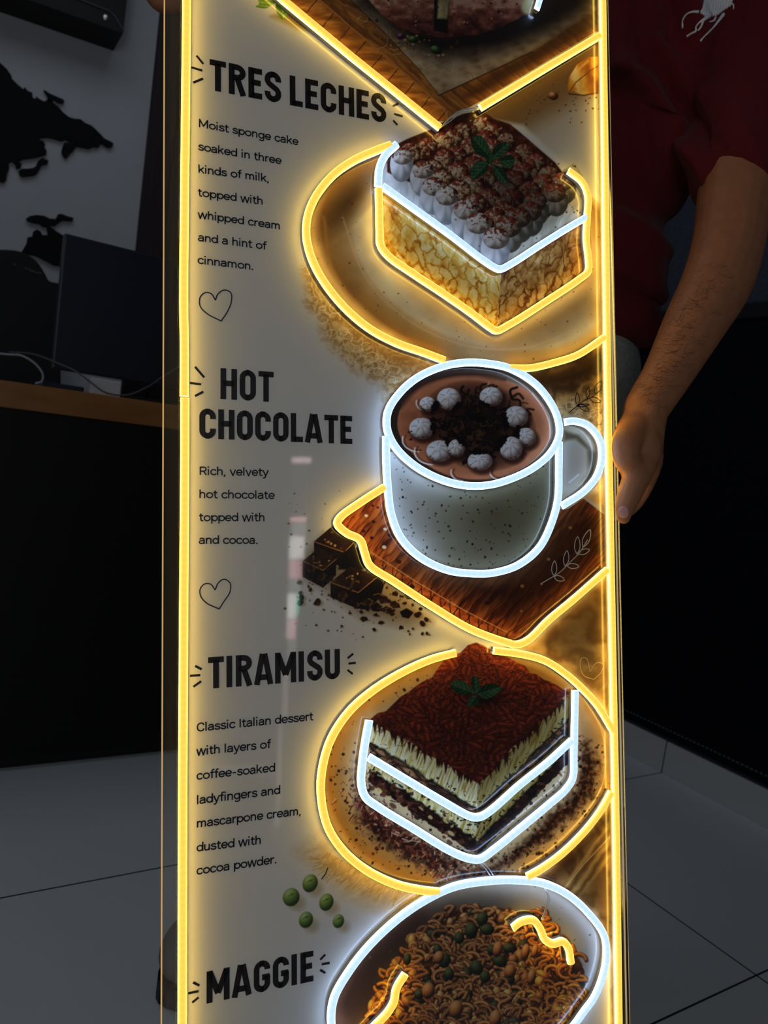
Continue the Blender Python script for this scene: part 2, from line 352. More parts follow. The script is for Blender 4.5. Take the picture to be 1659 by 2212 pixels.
MP = {
 'large black map piece with a long pointed peninsula, largest on the wall':
  [(-160, 60), (-60, 95), (0, 135), (14, 148), (24, 162), (26, 170), (38, 182), (50, 192), (54, 188), (60, 196), (70, 200), (70, 210), (77, 214), (78, 208), (86, 214), (96, 219), (104, 214), (118, 224), (128, 232), (137, 243), (148, 252), (160, 256), (174, 257), (184, 265), (198, 271), (210, 282), (226, 299), (240, 306), (246, 310), (240, 318), (232, 318), (221, 310), (216, 311), (212, 318), (202, 316), (192, 321), (178, 318), (164, 315), (160, 308), (150, 306), (143, 301), (132, 304), (120, 300), (104, 296), (88, 297), (82, 300), (94, 305), (98, 312), (96, 318), (101, 326), (100, 333), (90, 336), (76, 340), (62, 342), (50, 343), (40, 348), (47, 354), (44, 362), (36, 364), (33, 355), (26, 348), (18, 351), (20, 364), (15, 376), (13, 390), (5, 394), (-10, 385), (-160, 400)],
 'small black map piece shaped like a blade above the large piece': [(95, 194), (108, 202), (122, 208), (139, 217), (137, 222), (126, 221), (116, 214), (112, 220), (104, 217), (103, 208)],
 'black teardrop map piece below the pointed peninsula': [(140, 308), (150, 309), (163, 314), (160, 323), (151, 331), (142, 341), (134, 331), (135, 318)],
 'bent black map piece like a boomerang near the left edge': [(92, 341), (96, 341), (93, 343), (104, 346), (102, 354), (90, 356), (84, 368), (76, 377), (60, 380), (45, 380), (41, 370), (46, 365), (62, 364), (76, 360), (82, 348)],
 'winged black map piece just above the monitor': [(57, 471), (66, 466), (80, 464), (96, 466), (108, 472), (120, 473), (126, 462), (134, 462), (146, 467), (159, 470), (157, 477), (146, 477), (134, 476), (124, 482), (118, 488), (108, 486), (104, 489), (94, 490), (84, 483), (70, 481), (58, 476)],
 'wide black map piece partly behind the monitor': [(46, 545), (58, 525), (60, 512), (70, 511), (72, 500), (80, 495), (88, 500), (92, 508), (104, 507), (101, 492), (108, 488), (120, 498), (136, 508), (160, 520), (190, 545), (190, 600), (150, 600), (128, 574), (116, 573), (104, 566), (92, 560), (76, 552), (58, 549)],
}
for lab, pts in MP.items():
    P = [at_y(px, py, WALL_Y - 0.014) for px, py in pts]; c = np.mean(P, 0); c[1] = WALL_Y
    if len(P) < 16: P = catmull(P, closed=True, sub=4)
    o = prism('map_piece', [np.array(p) - c for p in P], 0.013, M['map']); o.location = c
    tag(o, lab, 'wall map', 'black map pieces on the wall')

# bright gap between the curtains behind the viewer (its reflection crosses the menu)
# ---------------------------------------------------------------- the sign: frame of reference
HX = np.array([5300 - CX, -(1130 - CY), -F_PX]); HX /= np.linalg.norm(HX)
VV = np.array([514 - CX, 38625 + CY, -F_PX]); VV -= HX * (VV @ HX); VV /= np.linalg.norm(VV)
U_, V_ = C2W @ HX, C2W @ VV
N_ = np.cross(U_, V_)
S0c = np.array([397 - CX, -(1106 - CY), -F_PX]) / F_PX * 0.68
S0 = CAM + C2W @ S0c
def sp(px, py, off=0.0):                     # where the ray through a pixel meets the sign, in the sign's own metres
    d = ray(px, py); o = S0 + N_ * off
    P = CAM + d * (((o - CAM) @ N_) / (d @ N_)) - S0
    return np.array([P @ U_, P @ V_])
def sp_many(P, off=0.0): return np.array([sp(x, y, off) for x, y in P])
SIGN = empty('menu_sign', S0)
SIGN.matrix_world = Matrix([[U_[i], V_[i], N_[i], S0[i]] for i in range(3)] + [[0, 0, 0, 1]])
tag(SIGN, 'tall illuminated dessert menu sign with yellow and white glowing tubes, held upright', 'sign')
def uvn(uv, n): return (uv[0], uv[1], n)
uL, uR = sp(398.5, 855)[0], sp(1307, 871, 0.0)[0]
aL, aR = sp(353.5, 1106)[0], sp(1337, 1106)[0]
vB = min((-S0[2] + 0.004 - V_[2] * 0 - u * U_[2] - n * N_[2]) / V_[2] for u in (aL, aR) for n in (-.006, 0)) 
vB = max((-S0[2] + 0.004 - u * U_[2] - n * N_[2]) / V_[2] for u in (aL, aR) for n in (-.006, 0))
vT = sp(1330, -80)[1]
# clear backing sheet: front, back and four edges of one slab
bm = bmesh.new(); add_box(bm, (aL, vB, -0.0060), (aR, vT, -0.0006)); bm_obj('acrylic_sheet', bm, M['acrylic'], SIGN)
for nm, u0, u1, m in (('left', aL - 0.0010, aL - 0.0001, M['edge']), ('right', aR + 0.0001, aR + 0.0012, M['edge_dim'])):
    tag(box_obj('lit_edge', (u0, vB, -0.0058), (u1, vT, -0.0012), m, SIGN), 'glowing edge of the clear sheet')
tag(box_obj('lit_edge', (aR - 0.0052, vB, -0.0005), (aR - 0.0042, vT, 0.0012), M['edge_dim'], SIGN), 'glowing inner edge of the clear sheet')

# ---------------------------------------------------------------- the printed sheet: a fine grid coloured by a small painter
STEP = 0.00063
g0, g1 = sp(397, 2270)[1], sp(397, -45)[1]
g0 = min(g0, sp(1330, 2270)[1]); g1 = max(g1, sp(1330, -45)[1])
g0 = max(g0, vB + 0.005)
GW, GH = int((uR - uL) / STEP), int((g1 - g0) / STEP)
gu, gv = np.linspace(uL, uR, GW), np.linspace(g1, g0, GH)
GU, GV = np.meshgrid(gu, gv)
GP = S0 + GU[..., None] * U_ + GV[..., None] * V_
GX, GY = project(GP)
CV = np.empty((GH, GW, 3)); CV[:] = np.array((238, 235, 228)) / 255.0
ID = np.zeros((GH, GW), np.int16)
PXS = 1.5
RNG = np.random.RandomState(7)
def c255(*c): return np.array(c, float) / 255.0
def win(x0, y0, x1, y1):
    q = np.array([sp(x, y) for x in (x0, x1) for y in (y0, y1)])
    i0 = int(np.searchsorted(-gv, -q[:, 1].max())) - 2; i1 = int(np.searchsorted(-gv, -q[:, 1].min())) + 2
    j0 = int(np.searchsorted(gu, q[:, 0].min())) - 2; j1 = int(np.searchsorted(gu, q[:, 0].max())) + 2
    return slice(max(i0, 0), max(min(i1, GH), 0)), slice(max(j0, 0), max(min(j1, GW), 0))
def put(sl, a, col, pid=None):
    if callable(col): col = col(GX[sl], GY[sl])
    a = a[..., None]; CV[sl] = CV[sl] * (1 - a) + col * a
    if pid is not None: ID[sl][a[..., 0] > 0.5] = pid
def seg_dist(X, Y, P, closed):
    d = np.full(X.shape, 1e9); n = len(P)
    for i in range(n if closed else n - 1):
        ax, ay = P[i]; bx, by = P[(i + 1) % n]; dx, dy = bx - ax, by - ay
        L2 = dx * dx + dy * dy + 1e-9
        t = np.clip(((X - ax) * dx + (Y - ay) * dy) / L2, 0, 1)
        d = np.minimum(d, (X - ax - t * dx) ** 2 + (Y - ay - t * dy) ** 2)
    return np.sqrt(d)
def inside(X, Y, P):
    r = np.zeros(X.shape, bool); n = len(P)
    for i in range(n):
        ax, ay = P[i]; bx, by = P[(i + 1) % n]
        if ay == by: continue
        r ^= ((ay > Y) != (by > Y)) & (X < (bx - ax) * (Y - ay) / (by - ay) + ax)
    return r
def poly(P, col, pid=None, soft=1.2, alpha=1.0, smooth=False, rough=0.0, rs=6.0, seed=0):
    P = np.array(P, float)
    if smooth: P = catmull(P, closed=True, sub=6)
    s = soft + rough + 2
    sl = win(P[:, 0].min() - s, P[:, 1].min() - s, P[:, 0].max() + s, P[:, 1].max() + s)
    X, Y = GX[sl], GY[sl]
    if X.size == 0: return
    sd = seg_dist(X, Y, P, True) * np.where(inside(X, Y, P), 1, -1)
    if rough: sd = sd + (fbm(X / rs, Y / rs, seed + 3, 3) - 0.5) * 2 * rough
    put(sl, np.clip(0.5 + sd / soft, 0, 1) * alpha, col, pid)
def ell_coords(X, Y, cx, cy, rx, ry, rot):
    c, s = math.cos(rot), math.sin(rot); dx, dy = X - cx, Y - cy
    return (dx * c + dy * s) / rx, (-dx * s + dy * c) / ry
def ell(cx, cy, rx, ry, rot=0.0, col=None, pid=None, soft=1.5, alpha=1.0):
    r = max(rx, ry) + soft; sl = win(cx - r, cy - r, cx + r, cy + r); X, Y = GX[sl], GY[sl]
    if X.size == 0: return
    a, b = ell_coords(X, Y, cx, cy, rx, ry, rot); d = np.sqrt(a * a + b * b)
    put(sl, np.clip(0.5 + (1 - d) * min(rx, ry) / soft, 0, 1) * alpha, col, pid)
def glow(cx, cy, rx, ry, rot, col, alpha=1.0, p=1.0):
    r = max(rx, ry); sl = win(cx - r, cy - r, cx + r, cy + r); X, Y = GX[sl], GY[sl]
    if X.size == 0: return
    a, b = ell_coords(X, Y, cx, cy, rx, ry, rot); d = np.clip(1 - np.sqrt(a * a + b * b), 0, 1) ** p
    put(sl, d * alpha, col)
def stroke(P, w, col, alpha=1.0, soft=1.2, pid=None, smooth=False):
    P = np.array(P, float)
    if smooth: P = catmull(P, sub=6)
    s = w + soft; sl = win(P[:, 0].min() - s, P[:, 1].min() - s, P[:, 0].max() + s, P[:, 1].max() + s); X, Y = GX[sl], GY[sl]
    if X.size == 0: return
    put(sl, np.clip(0.5 + (w / 2 - seg_dist(X, Y, P, False)) / soft, 0, 1) * alpha, col, pid)
def blob(cx, cy, rx, ry, rot, dark, base, hi, pid=None, lx=-0.4, ly=-0.6, alpha=1.0, gloss=0.6):
    r = max(rx, ry) + 2; sl = win(cx - r, cy - r, cx + r, cy + r); X, Y = GX[sl], GY[sl]
    if X.size == 0: return
    a, b = ell_coords(X, Y, cx, cy, rx, ry, rot); d2 = a * a + b * b
    nz = np.sqrt(np.clip(1 - d2, 0, 1)); c, s = math.cos(rot), math.sin(rot); nx, ny = a * c - b * s, a * s + b * c
    l = np.clip(nx * lx + ny * ly + nz * 0.7, 0, 1.2)[..., None]
    col = np.where(l < 0.6, dark + (base - dark) * l / 0.6, base + (hi - base) * np.clip((l - 0.6) / 0.5, 0, 1))
    sp_ = np.exp(-((nx - lx * 0.6) ** 2 + (ny - ly * 0.6) ** 2) * 14)[..., None] * gloss
    col = col + (hi - col) * sp_
    put(sl, np.clip(0.5 + (1 - np.sqrt(d2)) * min(rx, ry) / 1.5, 0, 1) * alpha, col, pid)
TAB = np.random.RandomState(3).rand(256, 256)
def vnoise(X, Y, seed=0):
    X = X + seed * 17.31; Y = Y + seed * 9.77
    xi, yi = np.floor(X).astype(int), np.floor(Y).astype(int); fx, fy = X - xi, Y - yi
    fx, fy = fx * fx * (3 - 2 * fx), fy * fy * (3 - 2 * fy)
    T = lambda i, j: TAB[(yi + j) % 256, (xi + i) % 256]
    return (T(0, 0) * (1 - fx) + T(1, 0) * fx) * (1 - fy) + (T(0, 1) * (1 - fx) + T(1, 1) * fx) * fy
def fbm(X, Y, seed=0, o=4):
    r = 0; a = 0.5; t = 0
    for k in range(o): r = r + a * vnoise(X * 2 ** k, Y * 2 ** k, seed + k); t += a; a *= 0.5
    return r / t
def worley(X, Y, seed=0):
    xi, yi = np.floor(X).astype(int), np.floor(Y).astype(int)
    f1 = np.full(X.shape, 9.0); f2 = np.full(X.shape, 9.0); cid = np.zeros(X.shape)
    for dx in (-1, 0, 1):
        for dy in (-1, 0, 1):
            i, j = xi + dx, yi + dy
            px = i + TAB[(j + seed) % 256, i % 256]; py = j + TAB[(j + 91 + seed) % 256, (i + 57) % 256]
            d = np.hypot(X - px, Y - py); h = TAB[(j + 13 + seed) % 256, (i + 111) % 256]
            nb = d < f1; f2 = np.where(nb, f1, np.minimum(f2, d)); cid = np.where(nb, h, cid); f1 = np.where(nb, d, f1)
    return f1, f2, cid
def ramp(t, stops):
    t = np.clip(t, 0, 1); ts = [s[0] for s in stops]; cs = np.array([s[1] for s in stops], float) / 255.0
    return np.stack([np.interp(t, ts, cs[:, k]) for k in range(3)], -1)
def ss(t, a, b): t = np.clip((t - a) / (b - a), 0, 1); return t * t * (3 - 2 * t)
def lerp2(p, q, t): return (p[0] + (q[0] - p[0]) * t, p[1] + (q[1] - p[1]) * t)
def quad_uv(X, Y, A, B, D):                # affine coordinates: A origin, B along s, D along t
    ax, ay = B[0] - A[0], B[1] - A[1]; bx, by = D[0] - A[0], D[1] - A[1]; det = ax * by - ay * bx
    dx, dy = X - A[0], Y - A[1]; return (dx * by - dy * bx) / det, (ax * dy - ay * dx) / det
# ---------------------------------------------------------------- painting: cloth and table tones behind the pictures
def cloth(P, c0, c1, sc=16, seed=0, soft=30, ang=0.6, alpha=1.0):
    ca, sa = math.cos(ang), math.sin(ang)
    def f(X, Y):
        u, v = X * ca + Y * sa, -X * sa + Y * ca
        w = fbm(u / sc, v / sc, seed, 4)
        t = 0.5 + 0.5 * np.sin(u / sc * 3.2 + w * 9)
        t = 0.55 * t * fbm(u / (sc * 2), v / (sc * 2), seed + 5, 2) * 2 + 0.45 * w
        return c255(*c0) + (c255(*c1) - c255(*c0)) * np.clip(t, 0, 1)[..., None]
    poly(P, f, None, soft=soft, alpha=alpha)
# beside the garlic and behind the cake
poly([(1020, 250), (1310, 60), (1316, 480), (1268, 470), (1255, 385), (1130, 270)], lambda X, Y: ramp(np.clip(((Y - 240) + (X - 1040) * 0.6) / 210, 0, 1), [(0, (96, 70, 40)), (0.35, (150, 118, 76)), (0.6, (214, 202, 182)), (1, (226, 222, 212))]), soft=10)
glow(1275, 130, 90, 80, 0, c255(120, 84, 44), 0.75)
for k in range(60):
    x, y = 1130 + RNG.rand() * 170, 160 + RNG.rand() * 110
    if y > 232 - (x - 1040) * 0.6 + 20: ell(x, y, 1 + RNG.rand() * 1.6, 1 + RNG.rand() * 1.2, 0, c255(110, 66, 30))
blob(1195, 207, 11, 9, 0.2, c255(40, 20, 10), c255(112, 66, 34), c255(220, 180, 140))
# lace napkin at the lower left of the first plate
def lace(X, Y):
    w = fbm(X / 26, Y / 26, 4, 3); u = np.abs(np.sin(X / 9 + w * 11)) * np.abs(np.sin(Y / 10 + w * 10 + X / 30))
    return ramp(0.75 * u + 0.5 * (fbm(X / 5, Y / 5, 9, 2) - 0.4), [(0, (168, 128, 72)), (0.4, (206, 170, 108)), (1, (240, 222, 178))])
poly([(655, 585), (668, 560), (730, 650), (800, 712), (870, 748), (960, 785), (870, 840), (845, 880), (820, 830), (770, 800), (730, 760), (700, 730), (690, 690), (665, 660)], lace, soft=26, alpha=0.9, rough=10, rs=14)
poly([(690, 600), (800, 712), (960, 785), (905, 815), (790, 745), (720, 680)], c255(120, 82, 36), soft=34, alpha=0.55)
for k in range(46):
    t = RNG.rand(); x, y = 668 + 200 * t + RNG.randn() * 14, 640 + 205 * t + RNG.randn() * 16 + 10
    a = RNG.rand() * 6.3; r = 6 + RNG.rand() * 9
    stroke([(x + r * math.cos(a + q), y + r * .8 * math.sin(a + q)) for q in np.linspace(0, 3 + RNG.rand() * 3, 9)], 1.6, c255(250, 240, 214), 0.7)
# cloth right of the mug, under the first plate
cloth([(1090, 800), (1200, 788), (1320, 730), (1326, 1120), (1300, 1100), (1296, 930), (1240, 905), (1212, 905), (1180, 845)], (70, 48, 24), (204, 160, 96), 24, 2, soft=8, ang=0.9)
poly([(1090, 802), (1200, 790), (1320, 735), (1322, 800), (1250, 830), (1180, 850)], c255(44, 28, 14), soft=40, alpha=0.85)
poly([(1216, 1100), (1262, 1070), (1300, 1000), (1326, 990), (1326, 1130), (1300, 1092), (1262, 1078)], lambda X, Y: ramp(fbm(X / 20, Y / 20, 3), [(0.2, (214, 170, 102)), (0.8, (246, 216, 150))]), soft=8)
poly([(1200, 890), (1210, 905), (1250, 905), (1310, 960), (1322, 900), (1322, 860), (1240, 850)], lambda X, Y: ramp(fbm(X / 9, Y / 9, 8), [(0.2, (120, 86, 44)), (0.8, (240, 208, 150))]), soft=14, alpha=0.8)
for k in range(34):
    x, y = 1215 + RNG.rand() * 95, 850 + RNG.rand() * 70; a = RNG.rand() * 6.3
    stroke([(x, y), (x + 12 * math.cos(a), y + 12 * math.sin(a)), (x + 18 * math.cos(a + .7), y + 18 * math.sin(a + .7))], 1.8, c255(246, 224, 178), 0.5, smooth=True)
# cloth between the wooden board and the tiramisu plate, and below that plate
cloth([(1120, 1395), (1150, 1390), (1250, 1300), (1330, 1228), (1336, 1600), (1300, 1520), (1250, 1465), (1180, 1420)], (132, 92, 44), (226, 186, 122), 40, 5, soft=16, ang=2.3)
glow(1290, 1330, 90, 120, 0.6, c255(92, 60, 26), 0.7); glow(1205, 1370, 60, 26, -0.7, c255(110, 74, 34), 0.6)
cloth([(1150, 1905), (1185, 1880), (1270, 1800), (1345, 1700), (1345, 2260), (1318, 2260), (1322, 2060), (1290, 1975), (1230, 1925)], (96, 64, 28), (214, 170, 104), 30, 6, soft=12, ang=-0.6)
poly([(1165, 1900), (1190, 1880), (1280, 1790), (1330, 1720), (1330, 1760), (1260, 1850), (1200, 1905)], c255(58, 36, 16), soft=26, alpha=0.7)
poly([(1205, 1930), (1240, 1880), (1290, 1810), (1330, 1775), (1330, 1840), (1290, 1890), (1262, 1925), (1240, 1945)], lambda X, Y: ramp(0.5 + 0.5 * np.sin((X * .8 + Y * .55) / 3.4 + 3 * fbm(X / 20, Y / 20, 2)), [(0, (120, 84, 38)), (1, (206, 164, 96))]), soft=6, alpha=0.9)
stroke([(1214, 1926), (1260, 1868), (1325, 1800)], 3, c255(236, 204, 140), 0.7)
# straw under the tiramisu plate, lower left
for k in range(420):
    t = RNG.rand(); bx, by = (700 + 250 * t, 1836 + 100 * t ** 0.8); L = 16 + RNG.rand() * 42; a = 2.1 + RNG.randn() * 0.35 - 0.5 * t
    col = c255(*[(214, 170, 92), (186, 140, 66), (236, 206, 140), (226, 190, 120)][k % 4])
    stroke([(bx, by), (bx + L * .5 * math.cos(a), by + L * .5 * math.sin(a)), (bx + L * math.cos(a + .3), by + L * math.sin(a + .3))], 1.8, col, 0.55)
cloth([(640, 1840), (700, 1800), (760, 1866), (850, 1925), (950, 1940), (880, 1985), (800, 1960), (740, 1930), (690, 1880)], (190, 146, 76), (236, 206, 146), 12, 7, soft=40, ang=1.0, alpha=0.5)

def specks(P, n, cols, r0, r1, seed, alpha=0.85, dens=None):
    rng = np.random.RandomState(seed); P = np.array(P, float); lo, hi = P.min(0), P.max(0); c = 0; t = 0
    while c < n and t < n * 40:
        t += 1; x, y = lo + rng.rand(2) * (hi - lo)
        if not inside(np.array([[x]]), np.array([[y]]), P)[0, 0]: continue
        if dens and rng.rand() > dens(x, y): continue
        c += 1; r = r0 + rng.rand() ** 2 * (r1 - r0)
        ell(x, y, r, r * (.6 + .4 * rng.rand()), rng.rand() * 3, c255(*cols[rng.randint(len(cols))]), alpha=alpha)

# ---------------------------------------------------------------- 1 wooden board, 2 stuffed loaf, 3 garlic, 4 parsley
BOARD, LOAF, GARLIC, PARSLEY = 1, 2, 3, 4
poly([(440, -60), (560, -12), (640, 62), (690, 66), (640, 20), (560, -60)], c255(206, 186, 130), soft=30, alpha=0.5)
poly([(585, 35), (640, 60), (690, 70), (640, 18)], c255(150, 118, 40), soft=14, alpha=0.8)
def wood(c, ang, per, seed):
    def f(X, Y):
        u, v = X * math.cos(ang) + Y * math.sin(ang), -X * math.sin(ang) + Y * math.cos(ang)
        n = fbm(u / (per * 6), v / per, seed, 4); g = 0.5 + 0.5 * np.sin(v / per * 2.2 + n * 14)
        return ramp(0.62 * n + 0.38 * g, c)
    return f
bd = [(560, -60), (602, -14), (700, 70), (800, 154), (900, 233), (944, 262), (965, 258), (1040, 218), (1305, 58), (1305, -60)]
poly(bd, wood([(0.1, (96, 58, 24)), (0.5, (150, 96, 42)), (0.9, (188, 130, 64))], 0.68, 9, 1), BOARD)
top = [(650, -60), (700, 5), (800, 90), (900, 176), (965, 236), (1040, 200), (1305, 30), (1305, -60)]
def side(X, Y):
    s = (X * .77 + Y * .64); n = fbm(X / 30, Y / 8, 4, 3)
    c = ramp(n, [(0.2, (140, 84, 30)), (0.6, (196, 126, 52)), (0.9, (222, 158, 80))])
    return c * (1 - 0.45 * (np.abs(((s + 3 * n) % 46) - 23) < 1.4))[..., None]
poly([(560, -60), (602, -14), (700, 70), (800, 154), (900, 233), (944, 262), (966, 262), (968, 240), (900, 182), (800, 96), (700, 10), (640, -60)], side)
stroke([(640, -50), (700, 8), (800, 94), (900, 180), (960, 236), (968, 258)], 3, c255(214, 150, 84), 0.5)
poly([(700, -60), (752, -5), (830, 70), (905, 150), (948, 206), (1052, 158), (1150, 112), (1305, 10), (1305, -60)],
     lambda X, Y: ramp(0.6 * fbm(X / 40, Y / 40, 5) + 0.4 * worley(X / 26 + .3 * vnoise(X / 9, Y / 9), Y / 17, 3)[0], [(0.15, (112, 88, 62)), (0.45, (172, 148, 116)), (0.8, (206, 184, 150))]))
for k in range(60):
    t = RNG.rand(); x, y = 760 + 200 * t + RNG.rand() * 60, 20 + 140 * t + RNG.randn() * 16; a = RNG.rand() * 6.3; L = 8 + RNG.rand() * 18
    stroke([(x, y), (x + L * math.cos(a), y + L * math.sin(a)), (x + 1.7 * L * math.cos(a + .5), y + 1.7 * L * math.sin(a + .5))], 1.5, c255(*[(120, 92, 62), (226, 206, 172)][k % 2]), 0.55, smooth=True)
stroke([(752, -5), (830, 70), (905, 150), (948, 206)], 2, c255(88, 60, 34), 0.9); stroke([(948, 206), (1052, 158), (1150, 112)], 3, c255(62, 42, 26), 0.8)
poly([(1000, 210), (1060, 160), (1150, 110), (1305, 8), (1305, 50), (1040, 205)], c255(64, 40, 22), soft=16, alpha=0.75)
poly([(800, -60), (770, 5), (880, 95), (950, 128), (1080, 108), (1190, 66), (1305, 0), (1305, -60)], c255(22, 14, 12), soft=46, alpha=0.93)
lp = [(780, -60), (790, -10), (803, 8), (825, 32), (860, 58), (900, 74), (960, 82), (1030, 76), (1085, 58), (1120, 40), (1150, 20), (1170, -10), (1172, -60)]
poly(lp, lambda X, Y: ramp(1.15 * fbm(X / 16, Y / 11, 6) - np.clip((Y - 30) / 90, -.3, .6), [(0.0, (52, 26, 22)), (0.45, (116, 62, 50)), (0.8, (164, 104, 84)), (1, (196, 150, 124))]), LOAF, soft=3)
poly([(936, -60), (938, 0), (937, 66), (966, 72), (972, 0), (978, -60)], c255(24, 20, 18), soft=3)
poly([(940, -60), (946, 0), (944, 40), (966, 42), (972, 0), (974, -60)], lambda X, Y: ramp(fbm(X / 10, Y / 16, 3), [(0.2, (132, 116, 70)), (0.8, (208, 194, 140))]), soft=5, alpha=0.9)
ell(1142, 14, 16, 18, 0.4, c255(214, 204, 150), soft=8)
specks([(800, -20), (830, 35), (960, 80), (1080, 56), (1165, -10)], 60, [(36, 16, 14), (214, 168, 140), (84, 36, 28)], 1, 3.2, 11)
specks([(740, 10), (800, 70), (860, 130), (960, 150), (1000, 130), (1100, 110), (1040, 90), (900, 70)], 60, [(206, 158, 96), (96, 62, 34), (60, 40, 28)], 1, 4, 12)
blob(892, 85, 11, 8, 0, c255(10, 24, 8), c255(38, 64, 26), c255(130, 160, 100)); blob(942, 108, 13, 9, .4, c255(10, 22, 8), c255(34, 58, 24), c255(120, 150, 96)); blob(866, 78, 9, 7, 0, c255(30, 8, 22), c255(70, 26, 50), c255(170, 120, 150))
gp = [(1228, 203), (1226, 186), (1231, 164), (1246, 140), (1268, 124), (1290, 122), (1312, 130), (1312, 196), (1280, 206), (1258, 206), (1238, 196)]
poly(gp, lambda X, Y: ramp(0.5 + 0.5 * np.sin((X - 1228) / 9 - (Y - 120) / 26 + fbm(X / 14, Y / 22, 2) * 3) * .7 + (1290 - X) / 160 - .15, [(0, (150, 78, 16)), (0.45, (216, 140, 36)), (0.8, (244, 190, 84)), (1, (254, 226, 160))]), GARLIC, soft=2, smooth=False)
stroke([(1228, 202), (1244, 178), (1276, 152), (1300, 138)], 2.2, c255(120, 60, 14), 0.9); stroke([(1230, 203), (1262, 206), (1290, 200)], 3, c255(80, 38, 10), 0.8)
stroke([(1240, 170), (1252, 148), (1270, 132)], 5, c255(255, 230, 170), 0.6, soft=5)
def leaf(P, vein, dark, base, hi, pid=None, seed=0):
    P = catmull(P, closed=True, sub=6)
    (x0, y0), (x1, y1) = vein; L = math.hypot(x1 - x0, y1 - y0); dx, dy = (x1 - x0) / L, (y1 - y0) / L
    def f(X, Y):
        s = (X - x0) * dx + (Y - y0) * dy; t = -(X - x0) * dy + (Y - y0) * dx
        v = 0.5 + 0.5 * np.sin(s * 0.62 - np.abs(t) * 0.6)
        k = np.clip(0.42 + 0.25 * v + 0.35 * (fbm(X / 9, Y / 9, seed) - .5) + np.where(t > 0, .14, -.12), 0, 1)
        return ramp(k, [(0, dark), (0.5, base), (1, hi)])
    poly(P, f, pid, soft=1.5); stroke([(x0, y0), (x1, y1)], 1.6, c255(*hi), 0.8)
for P, v in [([(548, -20), (560, 8), (552, 14), (575, 18), (585, 12), (600, 2), (598, -30), (560, -40)], ((556, 6), (590, -22))),
             ([(596, 10), (600, 30), (612, 42), (622, 32), (624, 12), (612, -4)], ((612, 40), (606, 2)))]:
    leaf(P, v, (30, 64, 10), (92, 140, 34), (190, 214, 110), PARSLEY, 3)

# ---------------------------------------------------------------- 5 first plate, 6 cake (7 cream, 8 sponge, 9 mint)
PLATE, CAKE, CREAM, SPONGE, MINT = 5, 6, 7, 8, 9
pl = [(848, 312), (766, 346), (690, 412), (664, 485), (664, 525), (710, 621), (800, 711), (860, 742), (965, 780), (1060, 797), (1146, 795), (1252, 766), (1318, 728), (1316, 470), (1200, 380)]
def plate_col(cx, cy, rx, ry, rot, rim_d, rim, well, seed=0, ring=0.74):
    def f(X, Y):
        a, b = ell_coords(X, Y, cx, cy, rx, ry, rot); d = np.sqrt(a * a + b * b)
        c = ramp(d, [(0, well), (ring - .1, well), (ring, tuple(x * .97 for x in well)), (ring + .04, rim), (0.93, rim_d), (0.985, rim), (1.1, rim)])
        n = fbm(X / 40, Y / 40, seed, 3)[..., None]
        return c * (0.90 + 0.2 * n)
    return f
poly(pl, plate_col(1040, 560, 385, 238, 0.36, (160, 118, 64), (222, 190, 138), (252, 240, 216), 3), PLATE, smooth=True)
glow(752, 436, 120, 46, -0.85, c255(70, 44, 18), 0.8, 0.8)
poly([(1288, 470), (1316, 470), (1318, 720), (1290, 680), (1302, 600)], c255(132, 92, 44), soft=50, alpha=0.7)
poly([(838, 560), (1074, 724), (1200, 655), (1280, 600), (1300, 660), (1180, 730), (1074, 765), (940, 680)], c255(150, 110, 56), soft=50, alpha=0.55)
specks(pl, 230, [(104, 66, 30), (150, 100, 44), (70, 46, 26)], 0.9, 2.4, 21, 0.75)
stroke([(740, 470), (790, 600), (880, 690), (1000, 745), (1130, 752), (1260, 705)], 3, c255(246, 236, 214), 0.5, soft=4, smooth=True)
stroke([(700, 470), (718, 580), (800, 690), (960, 762)], 5, c255(216, 160, 82), 0.5, soft=8, smooth=True)
# cake block
A_, T_, B_, D_ = (836, 338), (1036, 250), (1246, 404), (1079, 545)      # left, back, right, front of the top
sponge_l = [(822, 398), (1082, 582), (1074, 722), (832, 548)]
sponge_r = [(1082, 582), (1275, 462), (1278, 585), (1074, 722)]
def sponge(c, sx, sy, seed, sh):
    def f(X, Y):
        Xw = X + 12 * (fbm(X / 16, Y / 16, seed + 2) - .5) * 2; Yw = Y + sh * (X - 1078) + 12 * (fbm(X / 16, Y / 16, seed + 7) - .5) * 2
        f1, f2, cid = worley(Xw / sx, Yw / sy, seed); g1, g2, c2 = worley(Xw / sx * 1.9 + 5, Yw / sy * 1.6, seed + 31)
        e = ss(f2 - f1, 0.0, 0.28); crack = np.where(cid > .45, e, 1.0) * (0.45 + .55 * e)
        n = fbm(X / 8, Y / 13, seed); up = vnoise((X + 3) / 8, (Y + 5) / 13, seed) - vnoise((X - 3) / 8, (Y - 4) / 13, seed)
        k = 0.12 + 0.62 * crack * (0.6 + 0.5 * c2) + 0.5 * (n - .5) - .22 * up
        return ramp(k, c)
    return f
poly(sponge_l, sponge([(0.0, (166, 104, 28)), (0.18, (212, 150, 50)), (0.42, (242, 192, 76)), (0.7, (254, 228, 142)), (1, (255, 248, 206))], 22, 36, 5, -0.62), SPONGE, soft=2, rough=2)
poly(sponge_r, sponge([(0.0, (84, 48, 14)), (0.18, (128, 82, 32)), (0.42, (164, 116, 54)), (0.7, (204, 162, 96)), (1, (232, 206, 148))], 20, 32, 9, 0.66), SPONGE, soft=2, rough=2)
glow(1262, 560, 50, 80, 0, c255(176, 96, 22), 0.5)
cream_l = [(820, 330), (840, 318), (900, 330), (1085, 470), (1079, 582), (824, 400)]
cream_r = [(1079, 582), (1272, 466), (1266, 390), (1240, 350), (1080, 470)]
